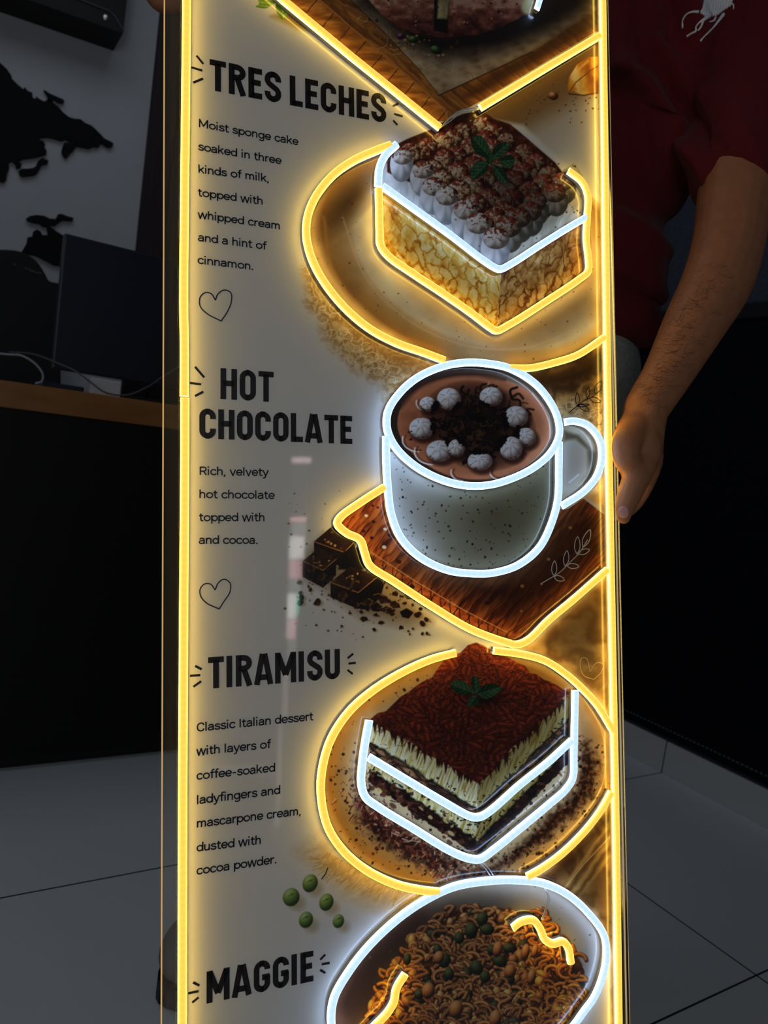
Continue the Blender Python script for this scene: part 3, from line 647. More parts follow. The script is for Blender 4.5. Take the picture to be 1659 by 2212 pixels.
def creamc(c, sh, seed):
    def f(X, Y):
        v = fbm((X + Y * .25) / 14, (Y + sh * X) / 46, seed, 4); w = np.abs(np.sin((X + .3 * Y) / 15 + v * 7))
        return ramp(0.25 + 0.5 * v + 0.3 * w, c)
    return f
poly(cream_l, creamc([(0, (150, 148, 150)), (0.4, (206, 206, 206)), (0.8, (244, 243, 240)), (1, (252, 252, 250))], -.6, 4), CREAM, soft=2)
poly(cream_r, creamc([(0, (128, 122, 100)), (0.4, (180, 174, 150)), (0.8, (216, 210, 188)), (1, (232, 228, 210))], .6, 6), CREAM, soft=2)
specks(cream_r, 80, [(78, 34, 18), (120, 66, 36)], 1, 2.6, 31); specks(cream_l, 20, [(120, 50, 30)], 1, 2.2, 33)
# cocoa-dusted top
top_p = [(836, 322), (880, 300), (930, 280), (960, 262), (1000, 246), (1040, 238), (1066, 256), (1102, 268), (1140, 300), (1165, 322), (1200, 352), (1224, 384), (1240, 410), (1236, 430), (1170, 480), (1080, 530), (1000, 480), (900, 400), (836, 372)]
poly(top_p, lambda X, Y: ramp(fbm(X / 10, Y / 10, 8), [(0.2, (38, 14, 10)), (0.6, (88, 36, 24)), (0.9, (130, 60, 40))]), CAKE, soft=3)
rng = np.random.RandomState(5); piles = []
def dollop(x, y, rx, ry, lo, mid, hi, dust, pid, seed, fl=.16):
    r = max(rx, ry) + 2; sl = win(x - r, y - r, x + r, y + r); X, Y = GX[sl], GY[sl]
    if X.size == 0: return
    a, b = (X - x) / rx, (Y - y) / ry; d2 = a * a + b * b; nz = np.sqrt(np.clip(1 - d2, 0, 1))
    l = np.clip(-.45 * a - .45 * b + .65 * nz + fl * np.sin(np.arctan2(b + .25, a) * 7 + seed), 0, 1)
    c = ramp(l, [(0, lo), (.5, mid), (1, hi)])
    m = ss(fbm(X / 5.5, Y / 5.5, seed, 3) - .42 * b + dust, .50, .60)
    dc = ramp(l * .8 + .25 * fbm(X / 4, Y / 4, seed + 3, 2), [(0, (34, 8, 5)), (.45, (104, 36, 22)), (.8, (158, 76, 52)), (1, (206, 140, 110))])
    c = c + (dc - c) * m[..., None]
    put(sl, np.clip(0.5 + (1 - np.sqrt(d2)) * min(rx, ry) / 1.5, 0, 1), c, pid)
for i in range(7):
    for j in range(7):
        s, t = (i + .5) / 7, (j + .5) / 7
        p = lerp2(lerp2(A_, T_, s), lerp2(D_, B_, s), t)
        piles.append((p[0] + rng.randn() * 5, p[1] - 6 + rng.randn() * 4, s, t))
piles.sort(key=lambda p: p[1])
for q, (x, y, s, t) in enumerate(piles):
    k = 0.8 + 0.45 * (y - 240) / 330; dark = 1.0 - .34 * np.clip(t * 1.1 * s * 1.6 + .25 * (x > 1090), 0, 1)
    g = lambda *c: tuple(v * dark for v in c)
    if s < .15:                                         # the left rim: tall white peaks running down the side
        dollop(x - 2, y + 18 * k, 27 * k, 40 * k, (150, 148, 150), (232, 231, 230), (255, 255, 255), -.42, CREAM, q + 1)
        dollop(x, y - 2, 24 * k, 20 * k, (120, 104, 92), (224, 212, 198), (255, 252, 246), -.16, CAKE, q + 1)
    elif t > .85:                                       # the front right rim
        dollop(x + 3, y + 14 * k, 25 * k, 32 * k, g(110, 100, 84), g(214, 204, 184), g(246, 240, 226), -.42, CREAM, q + 1)
        dollop(x, y - 3, 24 * k, 20 * k, g(84, 62, 46), g(206, 180, 150), g(250, 240, 224), -.09, CAKE, q + 1)
    else:
        w = rng.rand()
        dollop(x, y + 3, 24 * k, 22 * k, g(70, 34, 18), g(214, 182, 138), g(255, 242, 214), -.19 + .16 * w + (.06 if .25 < s < .8 and t > .2 else -.06), CAKE, q + 1)
        for z in range(3):                              # small nubs at the foot of each peak
            xx, yy = x + rng.randn() * 13 * k, y + 12 * k + rng.randn() * 5
            dollop(xx, yy, (6 + 4 * rng.rand()) * k, (9 + 4 * rng.rand()) * k, g(70, 36, 18), g(196, 156, 104), g(248, 224, 182), -.25 + .3 * (rng.rand() > .6), CAKE, q + 20 + z)
    for z in range(10):
        ell(x + rng.randn() * 15 * k, y - 3 + rng.randn() * 12 * k, .8 + rng.rand() * 2, .7 + rng.rand() * 1.2, rng.rand() * 3, c255(*[(98, 30, 18), (64, 18, 10), (120, 44, 28), (246, 232, 214)][rng.randint(4)]), alpha=.8)
    for z in range(2):
        a = rng.rand() * 6.3; stroke([(x, y - 4), (x + 16 * k * math.cos(a), y - 4 + 13 * k * math.sin(a))], 1.5, c255(*g(250, 234, 214)) if z else c255(96, 32, 20), .55)
glow(1100, 410, 110, 70, 0.4, c255(18, 8, 8), 0.42, 0.8)

mg = ((8, 26, 14), (26, 64, 36), (92, 132, 92))
for P, v in [([(1018, 298), (1036, 292), (1050, 306), (1060, 330), (1054, 340), (1032, 334), (1020, 316)], ((1056, 336), (1022, 298))),
             ([(1062, 330), (1074, 312), (1096, 307), (1100, 318), (1086, 338), (1066, 344)], ((1062, 342), (1098, 309))),
             ([(1080, 346), (1100, 334), (1112, 342), (1106, 358), (1090, 362)], ((1074, 350), (1108, 346))),
             ([(1054, 350), (1030, 350), (1018, 366), (1020, 388), (1036, 382), (1052, 368)], ((1056, 350), (1022, 386))),
             ([(1064, 356), (1082, 362), (1096, 380), (1098, 398), (1082, 394), (1068, 376)], ((1064, 356), (1096, 396))),
             ([(1050, 338), (1058, 330), (1066, 338), (1064, 352), (1054, 354)], ((1058, 352), (1058, 334)))]:
    leaf(P, v, *mg, MINT, 4)

# ---------------------------------------------------------------- 10 wooden board under the mug, 11 mug, 12 handle, 13 cocoa drink
TRAY, MUG, HANDLE, COCOA = 10, 11, 12, 13
tb = [(838, 1046), (730, 1128), (778, 1166), (790, 1196), (800, 1222), (935, 1310), (1020, 1360), (1096, 1390), (1142, 1384), (1240, 1297), (1316, 1230), (1316, 1120), (1262, 1078)]
poly(tb, wood([(0.08, (52, 18, 6)), (0.35, (118, 52, 18)), (0.6, (172, 86, 34)), (0.9, (216, 130, 64))], 2.2, 8, 11), TRAY)
poly([(880, 1190), (1060, 1240), (1200, 1130), (1262, 1078), (1316, 1120), (1316, 1190), (1200, 1300), (1120, 1340), (1000, 1290)], c255(34, 12, 6), soft=70, alpha=0.72)
def edge_wood(X, Y):
    s = X * .84 + Y * .54; n = fbm(X / 26, Y / 10, 14, 3); c = ramp(n, [(0.2, (116, 46, 16)), (0.6, (192, 96, 44)), (0.9, (232, 146, 82))])
    return c * (1 - 0.75 * (np.abs(((s + 8 * n) % 30) - 15) < 1.3))[..., None]
poly([(798, 1196), (900, 1262), (1000, 1322), (1098, 1372), (1126, 1368), (1180, 1320), (1316, 1200), (1316, 1232), (1240, 1299), (1142, 1386), (1096, 1392), (1020, 1362), (935, 1312), (800, 1224)], edge_wood, soft=2)
for q in np.linspace(.02, 1, 15):
    p = lerp2((802, 1196), (1096, 1370), q); stroke([p, (p[0] - 1, p[1] + 12), (p[0] + 1, p[1] + 26)], 2.6, c255(46, 16, 6), .85)
for q in np.linspace(.05, 1, 12):
    p = lerp2((802, 1194), (1096, 1368), q); stroke([p, (p[0] + 26 + 30 * TAB[int(q * 99), 5], p[1] - 34 - 22 * TAB[int(q * 99), 8])], 2.4, c255(48, 16, 6), .7, soft=2)
stroke([(800, 1192), (900, 1257), (1000, 1317), (1096, 1366)], 2, c255(240, 178, 120), 0.8); stroke([(1110, 1366), (1180, 1316), (1316, 1198)], 3, c255(60, 24, 10), 0.8)
poly([(1040, 1345), (1098, 1372), (1126, 1368), (1316, 1200), (1316, 1226), (1142, 1386), (1096, 1392)], c255(60, 22, 8), soft=20, alpha=0.5)
for x, y, r, c in [(791, 1114, 4, 1), (832, 1143, 4, 1), (830, 1182, 5, 1), (805, 1092, 3, 0), (816, 1096, 3, 0), (807, 1127, 4, 0), (785, 1147, 4, 0), (803, 1162, 4, 0), (842, 1156, 5, 0), (861, 1213, 6, 0), (1232, 1140, 4, 2), (1185, 1208, 4, 2), (1128, 1266, 4, 2), (1052, 1302, 5, 0), (1126, 1320, 3, 2), (1170, 1262, 3, 2)]:
    ell(x, y, r, r * .8, .3, c255(*[(48, 20, 10), (250, 232, 208), (170, 110, 60)][c]))
hd = [(1216, 900), (1246, 898), (1280, 914), (1306, 952), (1312, 992), (1300, 1034), (1268, 1068), (1214, 1100)]
poly(hd, lambda X, Y: ramp(0.3 + fbm(X / 30, Y / 30, 5) * .6, [(0, (96, 84, 60)), (0.5, (170, 158, 128)), (1, (224, 216, 192))]), HANDLE, smooth=True)
poly([(1216, 1000), (1218, 958), (1236, 952), (1258, 962), (1274, 984), (1272, 1010), (1254, 1034), (1216, 1062)], lambda X, Y: ramp((X - 1216) / 60, [(0, (196, 190, 176)), (0.8, (206, 198, 176)), (1, (120, 104, 76))]), HANDLE, soft=4, smooth=True)
stroke([(1230, 1042), (1250, 1025)], 4, c255(252, 250, 244), .8)
poly([(1218, 930), (1250, 940), (1286, 980), (1282, 1020), (1262, 1046), (1276, 1010), (1270, 972), (1244, 948), (1220, 950)], c255(70, 58, 38), soft=8, alpha=.7)
mb = [(836, 930), (838, 1000), (842, 1061), (850, 1112), (870, 1160), (912, 1203), (969, 1230), (1022, 1238), (1066, 1236), (1121, 1220), (1166, 1182), (1192, 1132), (1207, 1078), (1210, 1010), (1211, 930)]
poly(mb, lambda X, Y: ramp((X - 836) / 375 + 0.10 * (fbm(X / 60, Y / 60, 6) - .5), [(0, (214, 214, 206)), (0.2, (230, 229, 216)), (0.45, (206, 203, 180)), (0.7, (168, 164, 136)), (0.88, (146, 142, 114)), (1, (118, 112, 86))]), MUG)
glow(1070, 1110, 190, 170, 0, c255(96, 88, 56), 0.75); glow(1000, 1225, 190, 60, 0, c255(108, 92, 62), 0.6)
specks(mb, 260, [(60, 46, 30), (96, 70, 40), (36, 28, 20)], 1.1, 3.0, 41, 1.0)
rim = [(1007, 781), (956, 790), (902, 815), (864, 849), (840, 888), (838, 926), (855, 964), (893, 1002), (944, 1031), (999, 1047), (1054, 1048), (1104, 1035), (1155, 1010), (1193, 976), (1211, 938), (1208, 905), (1193, 871), (1159, 829), (1104, 796), (1054, 784)]
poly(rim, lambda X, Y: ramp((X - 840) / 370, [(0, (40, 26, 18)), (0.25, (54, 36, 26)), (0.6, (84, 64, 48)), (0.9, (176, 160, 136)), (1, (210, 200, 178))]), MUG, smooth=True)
drink = [(866, 880), (905, 838), (960, 816), (1020, 810), (1090, 820), (1150, 850), (1184, 895), (1188, 946), (1150, 996), (1096, 1026), (1030, 1036), (960, 1024), (896, 984), (860, 930)]
poly(drink, lambda X, Y: ramp(0.25 + 0.45 * fbm(X / 34, Y / 34, 7) + 0.35 * np.clip((X - 900) / 280, 0, 1), [(0.1, (120, 62, 36)), (0.5, (180, 104, 66)), (0.9, (216, 138, 94))]), COCOA, soft=3, smooth=True)
stroke(drink[:5], 6, c255(52, 26, 16), .7, soft=8, smooth=True); stroke(drink[5:8], 4, c255(236, 206, 176), .7, soft=3, smooth=True)
for i in range(26):
    a = rng.rand() * 6.3; r = .55 + .4 * rng.rand(); x, y = 1024 + 155 * r * math.cos(a), 922 + 106 * r * math.sin(a)
    ell(x, y, 2 + rng.rand() * 3, 1.6 + rng.rand() * 2, a, c255(*[(60, 22, 14), (88, 40, 24), (230, 190, 160)][i % 3]))
for x, y, r in [(905, 950, 36), (935, 975, 40), (1000, 1020, 26), (925, 870, 26), (1080, 1020, 22)]:
    stroke([(x + r * math.cos(q), y + r * .72 * math.sin(q)) for q in np.linspace(1.6, 3.4, 9)], 3, c255(250, 238, 226), .85)
    stroke([(x + (r - 5) * math.cos(q), y + (r - 5) * .72 * math.sin(q)) for q in np.linspace(1.4, 3.6, 9)], 3, c255(96, 44, 24), .7)
glow(1034, 920, 128, 96, 0.3, c255(14, 6, 6), 1.0, 0.45)
for i in range(230):
    a = rng.rand() * 6.3; r = rng.rand() ** .6; x, y = 1030 + 98 * r * math.cos(a) + 16, 916 + 74 * r * math.sin(a); b = rng.rand() * 6.3; L = 5 + rng.rand() * 13
    stroke([(x, y), (x + L * math.cos(b), y + L * math.sin(b)), (x + 1.5 * L * math.cos(b + .6), y + 1.5 * L * math.sin(b + .6))], 2.6 + rng.rand() * 3, c255(*[(16, 7, 6), (26, 12, 10), (44, 24, 16), (84, 56, 30), (10, 4, 4), (20, 9, 8)][i % 6]), .9, smooth=True)
for x, y, rx, ry in [(970, 862, 26, 24), (1061, 857, 25, 21), (911, 925, 27, 23), (1115, 900, 26, 23), (1136, 944, 22, 20), (1104, 968, 25, 25), (950, 974, 29, 23), (986, 968, 18, 19), (1037, 996, 27, 20), (924, 873, 18, 16)]:
    ell(x + 5, y + 7, rx + 3, ry + 3, 0, c255(50, 20, 12), soft=8, alpha=.8)
    dollop(x, y, rx, ry, (120, 98, 88), (232, 222, 214), (255, 254, 252), -.62, COCOA, x % 13, .05)
    d = math.hypot(x - 1030, y - 918); ux, uy = (1030 - x) / d, (918 - y) / d
    blob(x - rx * .18, y - ry * .35, rx * .34, ry * .5, .2, c255(214, 204, 198), c255(255, 254, 252), c255(255, 255, 255), gloss=.1, alpha=.6)
    for z in range(6):                                  # creases from the tip and cocoa gathered at the foot
        a = 6.3 * z / 6 + x; stroke([(x - rx * .1 + rx * .3 * math.cos(a), y - ry * .25 + ry * .3 * math.sin(a)), (x + rx * .85 * math.cos(a + .25), y + ry * .85 * math.sin(a + .25))], 1.4, c255(120, 84, 66), .55, soft=2)
    for z in range(9):
        a = .2 + 2.7 * rng.rand(); ell(x + rx * .88 * math.cos(a), y + ry * .88 * math.sin(a), 1 + rng.rand() * 2.6, .8 + rng.rand() * 1.4, a + 1.6, c255(84, 38, 22), alpha=.8)
    for q in range(11):                                 # shavings lapping over the inner side
        a = rng.randn() * 1.0; b = rng.rand() * 6.3; cx_, cy_ = x + ux * rx * .95 + uy * a * 10, y + uy * ry * .95 - ux * a * 10; L = 4 + rng.rand() * 6
        poly([(cx_ + L * math.cos(b + z), cy_ + L * .7 * math.sin(b + z)) for z in (0, 1.2, 2.9, 4.3)], c255(14, 6, 6))
# ---------------------------------------------------------------- 14 chocolate pieces and crumbs
CHOC = 14
poly([(650, 1210), (700, 1160), (800, 1200), (850, 1240), (930, 1340), (880, 1352), (780, 1330), (700, 1270), (650, 1240)], c255(96, 62, 22), soft=34, alpha=.55)
def choc(T, h, pid=CHOC, lit=1.0):
    (ax, ay), (bx, by), (cx, cy), (dx, dy) = T                      # left, back, right, front corners of the top
    poly([(ax, ay), (dx, dy), (dx, dy + h), (ax, ay + h * .9)], lambda X, Y: ramp(fbm(X / 22, Y / 14, 3), [(0.2, (16, 7, 4)), (0.8, (38, 19, 10))]), pid)
    poly([(dx, dy), (cx, cy), (cx, cy + h * .9), (dx, dy + h)], c255(9, 4, 3), pid)
    poly(T, lambda X, Y: ramp(fbm(X / 16, Y / 12, 5), [(0.2, (24, 11, 6)), (0.8, (70, 38, 17))]), pid)
    stroke([(ax, ay), (dx, dy), (cx, cy)], 1.8, c255(206, 148, 74), .9)
    for q in range(7):
        s, t = rng.rand() * .7 + .15, rng.rand() * .7 + .15; p = lerp2(lerp2((ax, ay), (bx, by), s), lerp2((dx, dy), (cx, cy), s), t)
        ell(p[0], p[1], 1.5 + rng.rand() * 3, 1.2 + rng.rand() * 2, 0, c255(*[(220, 170, 96), (150, 98, 46)][q % 2]))
choc([(678, 1170), (718, 1136), (768, 1168), (744, 1193)], 34)
choc([(654, 1212), (690, 1182), (726, 1208), (698, 1232)], 38)
poly([(742, 1192), (790, 1176), (806, 1214), (780, 1232), (730, 1230)], c255(14, 7, 4), CHOC, soft=4)
choc([(714, 1258), (756, 1224), (818, 1244), (774, 1280)], 36)
poly([(776, 1282), (820, 1246), (830, 1262), (822, 1290), (800, 1312), (778, 1314)], c255(15, 8, 5), CHOC, soft=3)
for i in range(26):
    x, y = 840 + rng.randn() * 34, 1312 + rng.randn() * 17; a = rng.rand() * 6.3; r = 6 + rng.rand() * 11
    P = [(x + r * (0.6 + .5 * rng.rand()) * math.cos(a + q), y + r * .75 * (0.6 + .5 * rng.rand()) * math.sin(a + q)) for q in (0, 1.3, 2.6, 3.8, 5)]
    poly(P, c255(*[(28, 15, 9), (46, 25, 14), (20, 10, 7)][i % 3]), CHOC); stroke(P[:3], 1.4, c255(*[(196, 148, 84), (120, 78, 40)][i % 2]), .8)
for i in range(120):
    x = 640 + rng.rand() * 290; y = 1240 + (x - 640) * .36 + rng.randn() * 34; r = .9 + rng.rand() ** 3 * 8
    ell(x + 2, y + 1.5, r * 1.2, r * .9, .2, c255(150, 120, 70), alpha=.5, soft=4); ell(x, y, r, r * .75, rng.rand() * 3, c255(*[(34, 16, 9), (52, 26, 14)][i % 2]), CHOC if r > 3 else None)
for i in range(70):
    x, y = 610 + rng.rand() * 190, 1060 + rng.rand() * 330; r = .8 + rng.rand() ** 2 * 2.6
    ell(x, y, r, r * .8, 0, c255(*[(86, 46, 18), (130, 82, 34)][i % 2]), alpha=.85)

# ---------------------------------------------------------------- 15 second plate, 16 tiramisu (17 layers, 18 mint)
PLATE2, TIRA, LAYERS, MINT2 = 15, 16, 17, 18
p2 = [(987, 1411), (934, 1425), (871, 1453), (804, 1495), (753, 1541), (715, 1600), (697, 1672), (697, 1731), (711, 1790), (745, 1841), (796, 1883), (858, 1912), (913, 1925), (960, 1930), (1050, 1912), (1137, 1899), (1217, 1845), (1268, 1795), (1306, 1744), (1325, 1710), (1326, 1582), (1293, 1525), (1263, 1491), (1225, 1457), (1179, 1428), (1124, 1413), (1067, 1406)]
poly(p2, plate_col(1010, 1668, 322, 262, -0.12, (170, 122, 56), (206, 168, 108), (220, 192, 142), 5, 0.78), PLATE2)
poly([(1245, 1500), (1300, 1560), (1318, 1650), (1290, 1740), (1200, 1830), (1120, 1880), (1240, 1720), (1250, 1600)], lambda X, Y: ramp(fbm(X / 30, Y / 30, 3), [(0.2, (206, 168, 122)), (0.8, (232, 204, 164))]), soft=30, alpha=.7)
stroke([(1262, 1510), (1300, 1580), (1305, 1680), (1270, 1750), (1190, 1830)], 2, c255(246, 226, 190), .6, smooth=True)
poly([(770, 1640), (800, 1740), (1020, 1880), (1100, 1850), (1250, 1700), (1262, 1600), (1290, 1640), (1280, 1720), (1170, 1820), (1060, 1896), (960, 1890), (830, 1830), (770, 1770)], lambda X, Y: ramp(fbm(X / 6, Y / 6, 12, 3), [(0.3, (24, 10, 7)), (0.55, (58, 22, 14)), (0.75, (150, 92, 58))]), PLATE2, soft=26, alpha=.95, rough=16, rs=9)
def dens(x, y):
    a = ((x - 1010) / 300) ** 2 + ((y - 1680) / 240) ** 2; return max(0.03, 1.0 - abs(a - .62) * 1.5) * (1.0 if y > 1600 else .25)
specks(p2, 900, [(40, 16, 10), (70, 26, 16), (30, 12, 8), (96, 44, 26)], 1.0, 4.2, 51, .92, dens)
for i in range(260):                                   # crystals and shavings strewn at the lower left
    t = rng.rand(); x, y = lerp2((770, 1690), (1010, 1890), t); x += rng.randn() * 26 - 10; y += rng.randn() * 22 + 14; a = rng.rand() * 6.3; L = 4 + rng.rand() * 11
    stroke([(x, y), (x + L * math.cos(a), y + L * math.sin(a))], 1.6 + rng.rand() * 1.6, c255(*[(236, 196, 160), (120, 46, 34), (84, 24, 20), (222, 160, 120), (150, 70, 50)][i % 5]), .8)
tl, tt, tr, tf = (800, 1556), (1028, 1386), (1234, 1496), (1032, 1692)
lay_l = [tl, (tf[0], tf[1]), (1030, 1850), (796, 1690)]; lay_r = [tf, tr, (1236, 1640), (1030, 1850)]
def layers(side):
    def f(X, Y):
        if side == 'l': s = (X - 800) / 232; y0 = 1556 + 136 * s; y1 = 1690 + 160 * s
        else: s = (X - 1032) / 202; y0 = 1692 - 196 * s; y1 = 1850 - 210 * s
        w = fbm(X / 15, Y / 15, 21, 3) - .5; t = (Y - y0) / (y1 - y0) + w * .10
        st = fbm((X + .35 * Y) / 3.6, Y / 26, 23, 3)
        cream = ramp(st, [(0.25, (196, 160, 74)), (0.45, (246, 230, 156)), (0.75, (255, 250, 214))]); 
        f1, f2, ci = worley(X / 34, Y / 17 - (X / 34 if side == 'l' else -X / 34), 4)
        bis = ramp(ss(f2 - f1, 0, .5) * .7 + .5 * (fbm(X / 9, Y / 9, 24) - .3), [(0, (40, 20, 10)), (0.3, (104, 64, 36)), (0.6, (152, 102, 62)), (1, (206, 160, 112))])
        drk = ramp(fbm(X / 9, Y / 7, 25), [(0.2, (20, 8, 6)), (0.55, (66, 28, 18)), (0.8, (150, 92, 58))])
        c = np.where((t < .36)[..., None], cream, np.where((t < .56)[..., None], bis, np.where((t < .80)[..., None], cream * np.array((.96, .95, .92)), drk)))
        hol = (fbm(X / 7, Y / 5, 28, 2) > .70) & (t > .25); c = np.where(hol[..., None], c * .25, c)
        for e in (.36, .56, .80): c = c * (1 - .75 * np.exp(-((t - e) / .022) ** 2))[..., None]
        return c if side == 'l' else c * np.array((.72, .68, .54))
    return f
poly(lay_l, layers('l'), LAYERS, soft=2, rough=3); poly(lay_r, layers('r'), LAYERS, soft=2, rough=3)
for i in range(46):                                    # crumbs caught in the left lower layer
    s, t = rng.rand(), rng.rand(); x, y = 800 + 232 * s, 1650 + 150 * s + 60 * t
    ell(x, y, 2 + rng.rand() * 7, 2 + rng.rand() * 4, .6, c255(*[(34, 14, 8), (92, 50, 26), (240, 206, 130), (20, 10, 8)][i % 4]), alpha=.85)
def cocoa_top(X, Y):
    s, t = quad_uv(X, Y, tl, tt, tf); n = fbm(X / 26, Y / 26, 31, 3)
    f1, f2, ci = worley(X / 30 + .4 * vnoise(X / 14, Y / 14), Y / 22, 6); ang = ci * 3.14
    ph = (X * np.cos(ang) + Y * np.sin(ang)) / 2.1 + 7 * n; r = 0.5 + 0.5 * np.sin(ph)
    k = 0.24 + 0.34 * r * ss(f2 - f1, 0, .2) + 0.35 * (n - .4) + 0.34 * np.clip((1500 - Y) / 110, 0, 1)
    return ramp(k, [(0, (30, 9, 6)), (0.3, (74, 24, 14)), (0.55, (122, 46, 24)), (0.8, (178, 74, 34)), (1, (214, 104, 56))])
top2 = []
for a, b in ((tl, tt), (tt, tr), (tr, tf), (tf, tl)):
    for q in np.linspace(0, 1, 14, endpoint=False):
        p = lerp2(a, b, q); top2.append((p[0] + rng.randn() * 2.2, p[1] + rng.randn() * 2.2))
poly(top2, cocoa_top, TIRA, soft=2)
for i in range(420):
    s, t = rng.rand(), rng.rand(); p = lerp2(lerp2(tl, tt, s), lerp2(tf, tr, s), t); a = rng.choice([.55, 2.4]) + rng.randn() * .45; L = 6 + rng.rand() * 14
    k = .55 + .5 * np.clip((1560 - p[1]) / 170, 0, 1)
    stroke([p, (p[0] + L * math.cos(a), p[1] + L * math.sin(a)), (p[0] + 1.6 * L * math.cos(a + .5), p[1] + 1.6 * L * math.sin(a + .5))], 1.7, c255(196, 92, 54) * k, .6, smooth=True)
    stroke([(p[0] + 1, p[1] + 2.4), (p[0] + 1 + L * math.cos(a), p[1] + 2.4 + L * math.sin(a))], 1.7, c255(26, 7, 5), .6)
for i in range(60):                                    # ragged lower edge of the cocoa, melting into the cream
    q = rng.rand(); p = lerp2(tl, tf, q) if i % 2 else lerp2(tf, tr, q); L = 8 + rng.rand() * 18
    poly([(p[0] - 4, p[1] - 3), (p[0] + 4, p[1] - 3), (p[0] + rng.randn() * 3, p[1] + L)], c255(54, 18, 10), soft=2)
glow(1050, 1508, 60, 28, 0, c255(16, 8, 6), .8)
mg2 = ((8, 24, 12), (26, 58, 32), (80, 116, 78))
for P, v in [([(972, 1480), (980, 1470), (1000, 1470), (1016, 1484), (1024, 1498), (1004, 1502), (982, 1494)], ((1026, 1498), (974, 1478))),
             ([(1018, 1470), (1026, 1460), (1036, 1472), (1036, 1490), (1028, 1498), (1020, 1486)], ((1028, 1498), (1026, 1464))),
             ([(1034, 1494), (1050, 1478), (1072, 1478), (1084, 1486), (1070, 1502), (1048, 1510), (1038, 1506)], ((1032, 1500), (1082, 1484))),
             ([(1026, 1502), (1034, 1512), (1030, 1524), (1018, 1524), (1010, 1528), (1012, 1512)], ((1030, 1502), (1012, 1526)))]:
    leaf(P, v, *mg2, MINT2, 5)

# ---------------------------------------------------------------- 19 bowl, 20 noodles, 21+ green peas
BOWL, NOOD, PEA = 19, 20, 21
bw = [(717, 2215), (723, 2159), (753, 2104), (799, 2045), (863, 1986), (922, 1946), (981, 1918), (1048, 1906), (1116, 1903), (1175, 1910), (1230, 1935), (1276, 1977), (1308, 2024), (1312, 2070), (1301, 2121), (1285, 2159), (1263, 2190), (1246, 2216), (1190, 2290), (1060, 2350), (900, 2360), (780, 2330), (730, 2270)]
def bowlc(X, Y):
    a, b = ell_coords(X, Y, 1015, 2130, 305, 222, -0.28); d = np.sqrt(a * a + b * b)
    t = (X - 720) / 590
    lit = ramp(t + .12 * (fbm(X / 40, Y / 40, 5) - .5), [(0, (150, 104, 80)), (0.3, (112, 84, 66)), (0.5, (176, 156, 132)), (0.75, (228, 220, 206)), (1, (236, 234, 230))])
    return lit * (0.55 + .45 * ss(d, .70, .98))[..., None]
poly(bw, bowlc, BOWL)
stroke([(905, 1975), (840, 2030), (778, 2100), (745, 2170)], 26, c255(64, 34, 24), .6, soft=40, smooth=True)
specks(bw, 60, [(120, 90, 62), (150, 120, 90)], 1, 2.6, 61, .7)
def noodc(x):  t = min(1.0, max(0.0, (abs(x - 1020) - 90) / 90)); return c255(186, 116, 66) * (1 - t) + c255(232, 122, 34) * t
nd = [(775, 2215), (800, 2170), (822, 2120), (850, 2078), (890, 2030), (940, 1990), (985, 1968), (1030, 1958), (1080, 1962), (1130, 1968), (1180, 1990), (1225, 2030), (1255, 2080), (1262, 2140), (1255, 2200), (1230, 2240), (1000, 2300), (800, 2260)]
poly(nd, lambda X, Y: ramp(fbm(X / 9, Y / 9, 15), [(0.2, (40, 16, 8)), (0.7, (104, 52, 22))]), NOOD, soft=3, rough=6, rs=10, smooth=True)
pts = []
while len(pts) < 760:
    x, y = 770 + rng.rand() * 500, 1955 + rng.rand() * 310
    if inside(np.array([[x]]), np.array([[y]]), np.array(nd))[0, 0]: pts.append((x, y))
pts.sort(key=lambda p: p[1])
for i, (x, y) in enumerate(pts):
    edge = min(abs(x - 800), abs(x - 1255)) < 60; base = np.clip(noodc(x) * (.70 + .5 * rng.rand()), 0, 1); typ = rng.rand()
    if typ < .70:
        r = 9 + rng.rand() * 11; a = rng.rand() * 6.3; sw = 1.8 + rng.rand() * 2.2
        P = [(x + r * math.cos(a + q), y + r * .8 * math.sin(a + q)) for q in np.linspace(0, sw, 8)]
        if rng.rand() < .5:
            e = P[-1]; P += [(e[0] + r * .8 * math.cos(a + sw + 1.6 - q), e[1] + r * .7 * math.sin(a + sw + 1.6 - q)) for q in np.linspace(.4, 2, 5)]
        stroke([(p[0] + 1.5, p[1] + 2.5) for p in P], 9, c255(30, 12, 6), .75, soft=3); stroke(P, 7.4, base * .62, 1, pid=NOOD); stroke(P, 5, base, 1, soft=2.5); stroke([(p[0] - .8, p[1] - 1.2) for p in P], 1.8, np.clip(base * 1.5 + .08, 0, 1), .7)
    elif typ < .90:
        blob(x, y, 7 + rng.rand() * 5, 10 + rng.rand() * 8, rng.randn() * .5, base * .3, base * .95, np.clip(base * 1.6 + .1, 0, 1), NOOD, gloss=.45)
    else:
        g = .8 + .4 * rng.rand(); cen = abs(x - 1010) < 130
        if cen: blob(x, y, 8 + rng.rand() * 6, 9 + rng.rand() * 6, rng.randn() * .5, c255(8, 10, 4), c255(48, 54, 28) * g, c255(110, 114, 78), NOOD, gloss=.4)
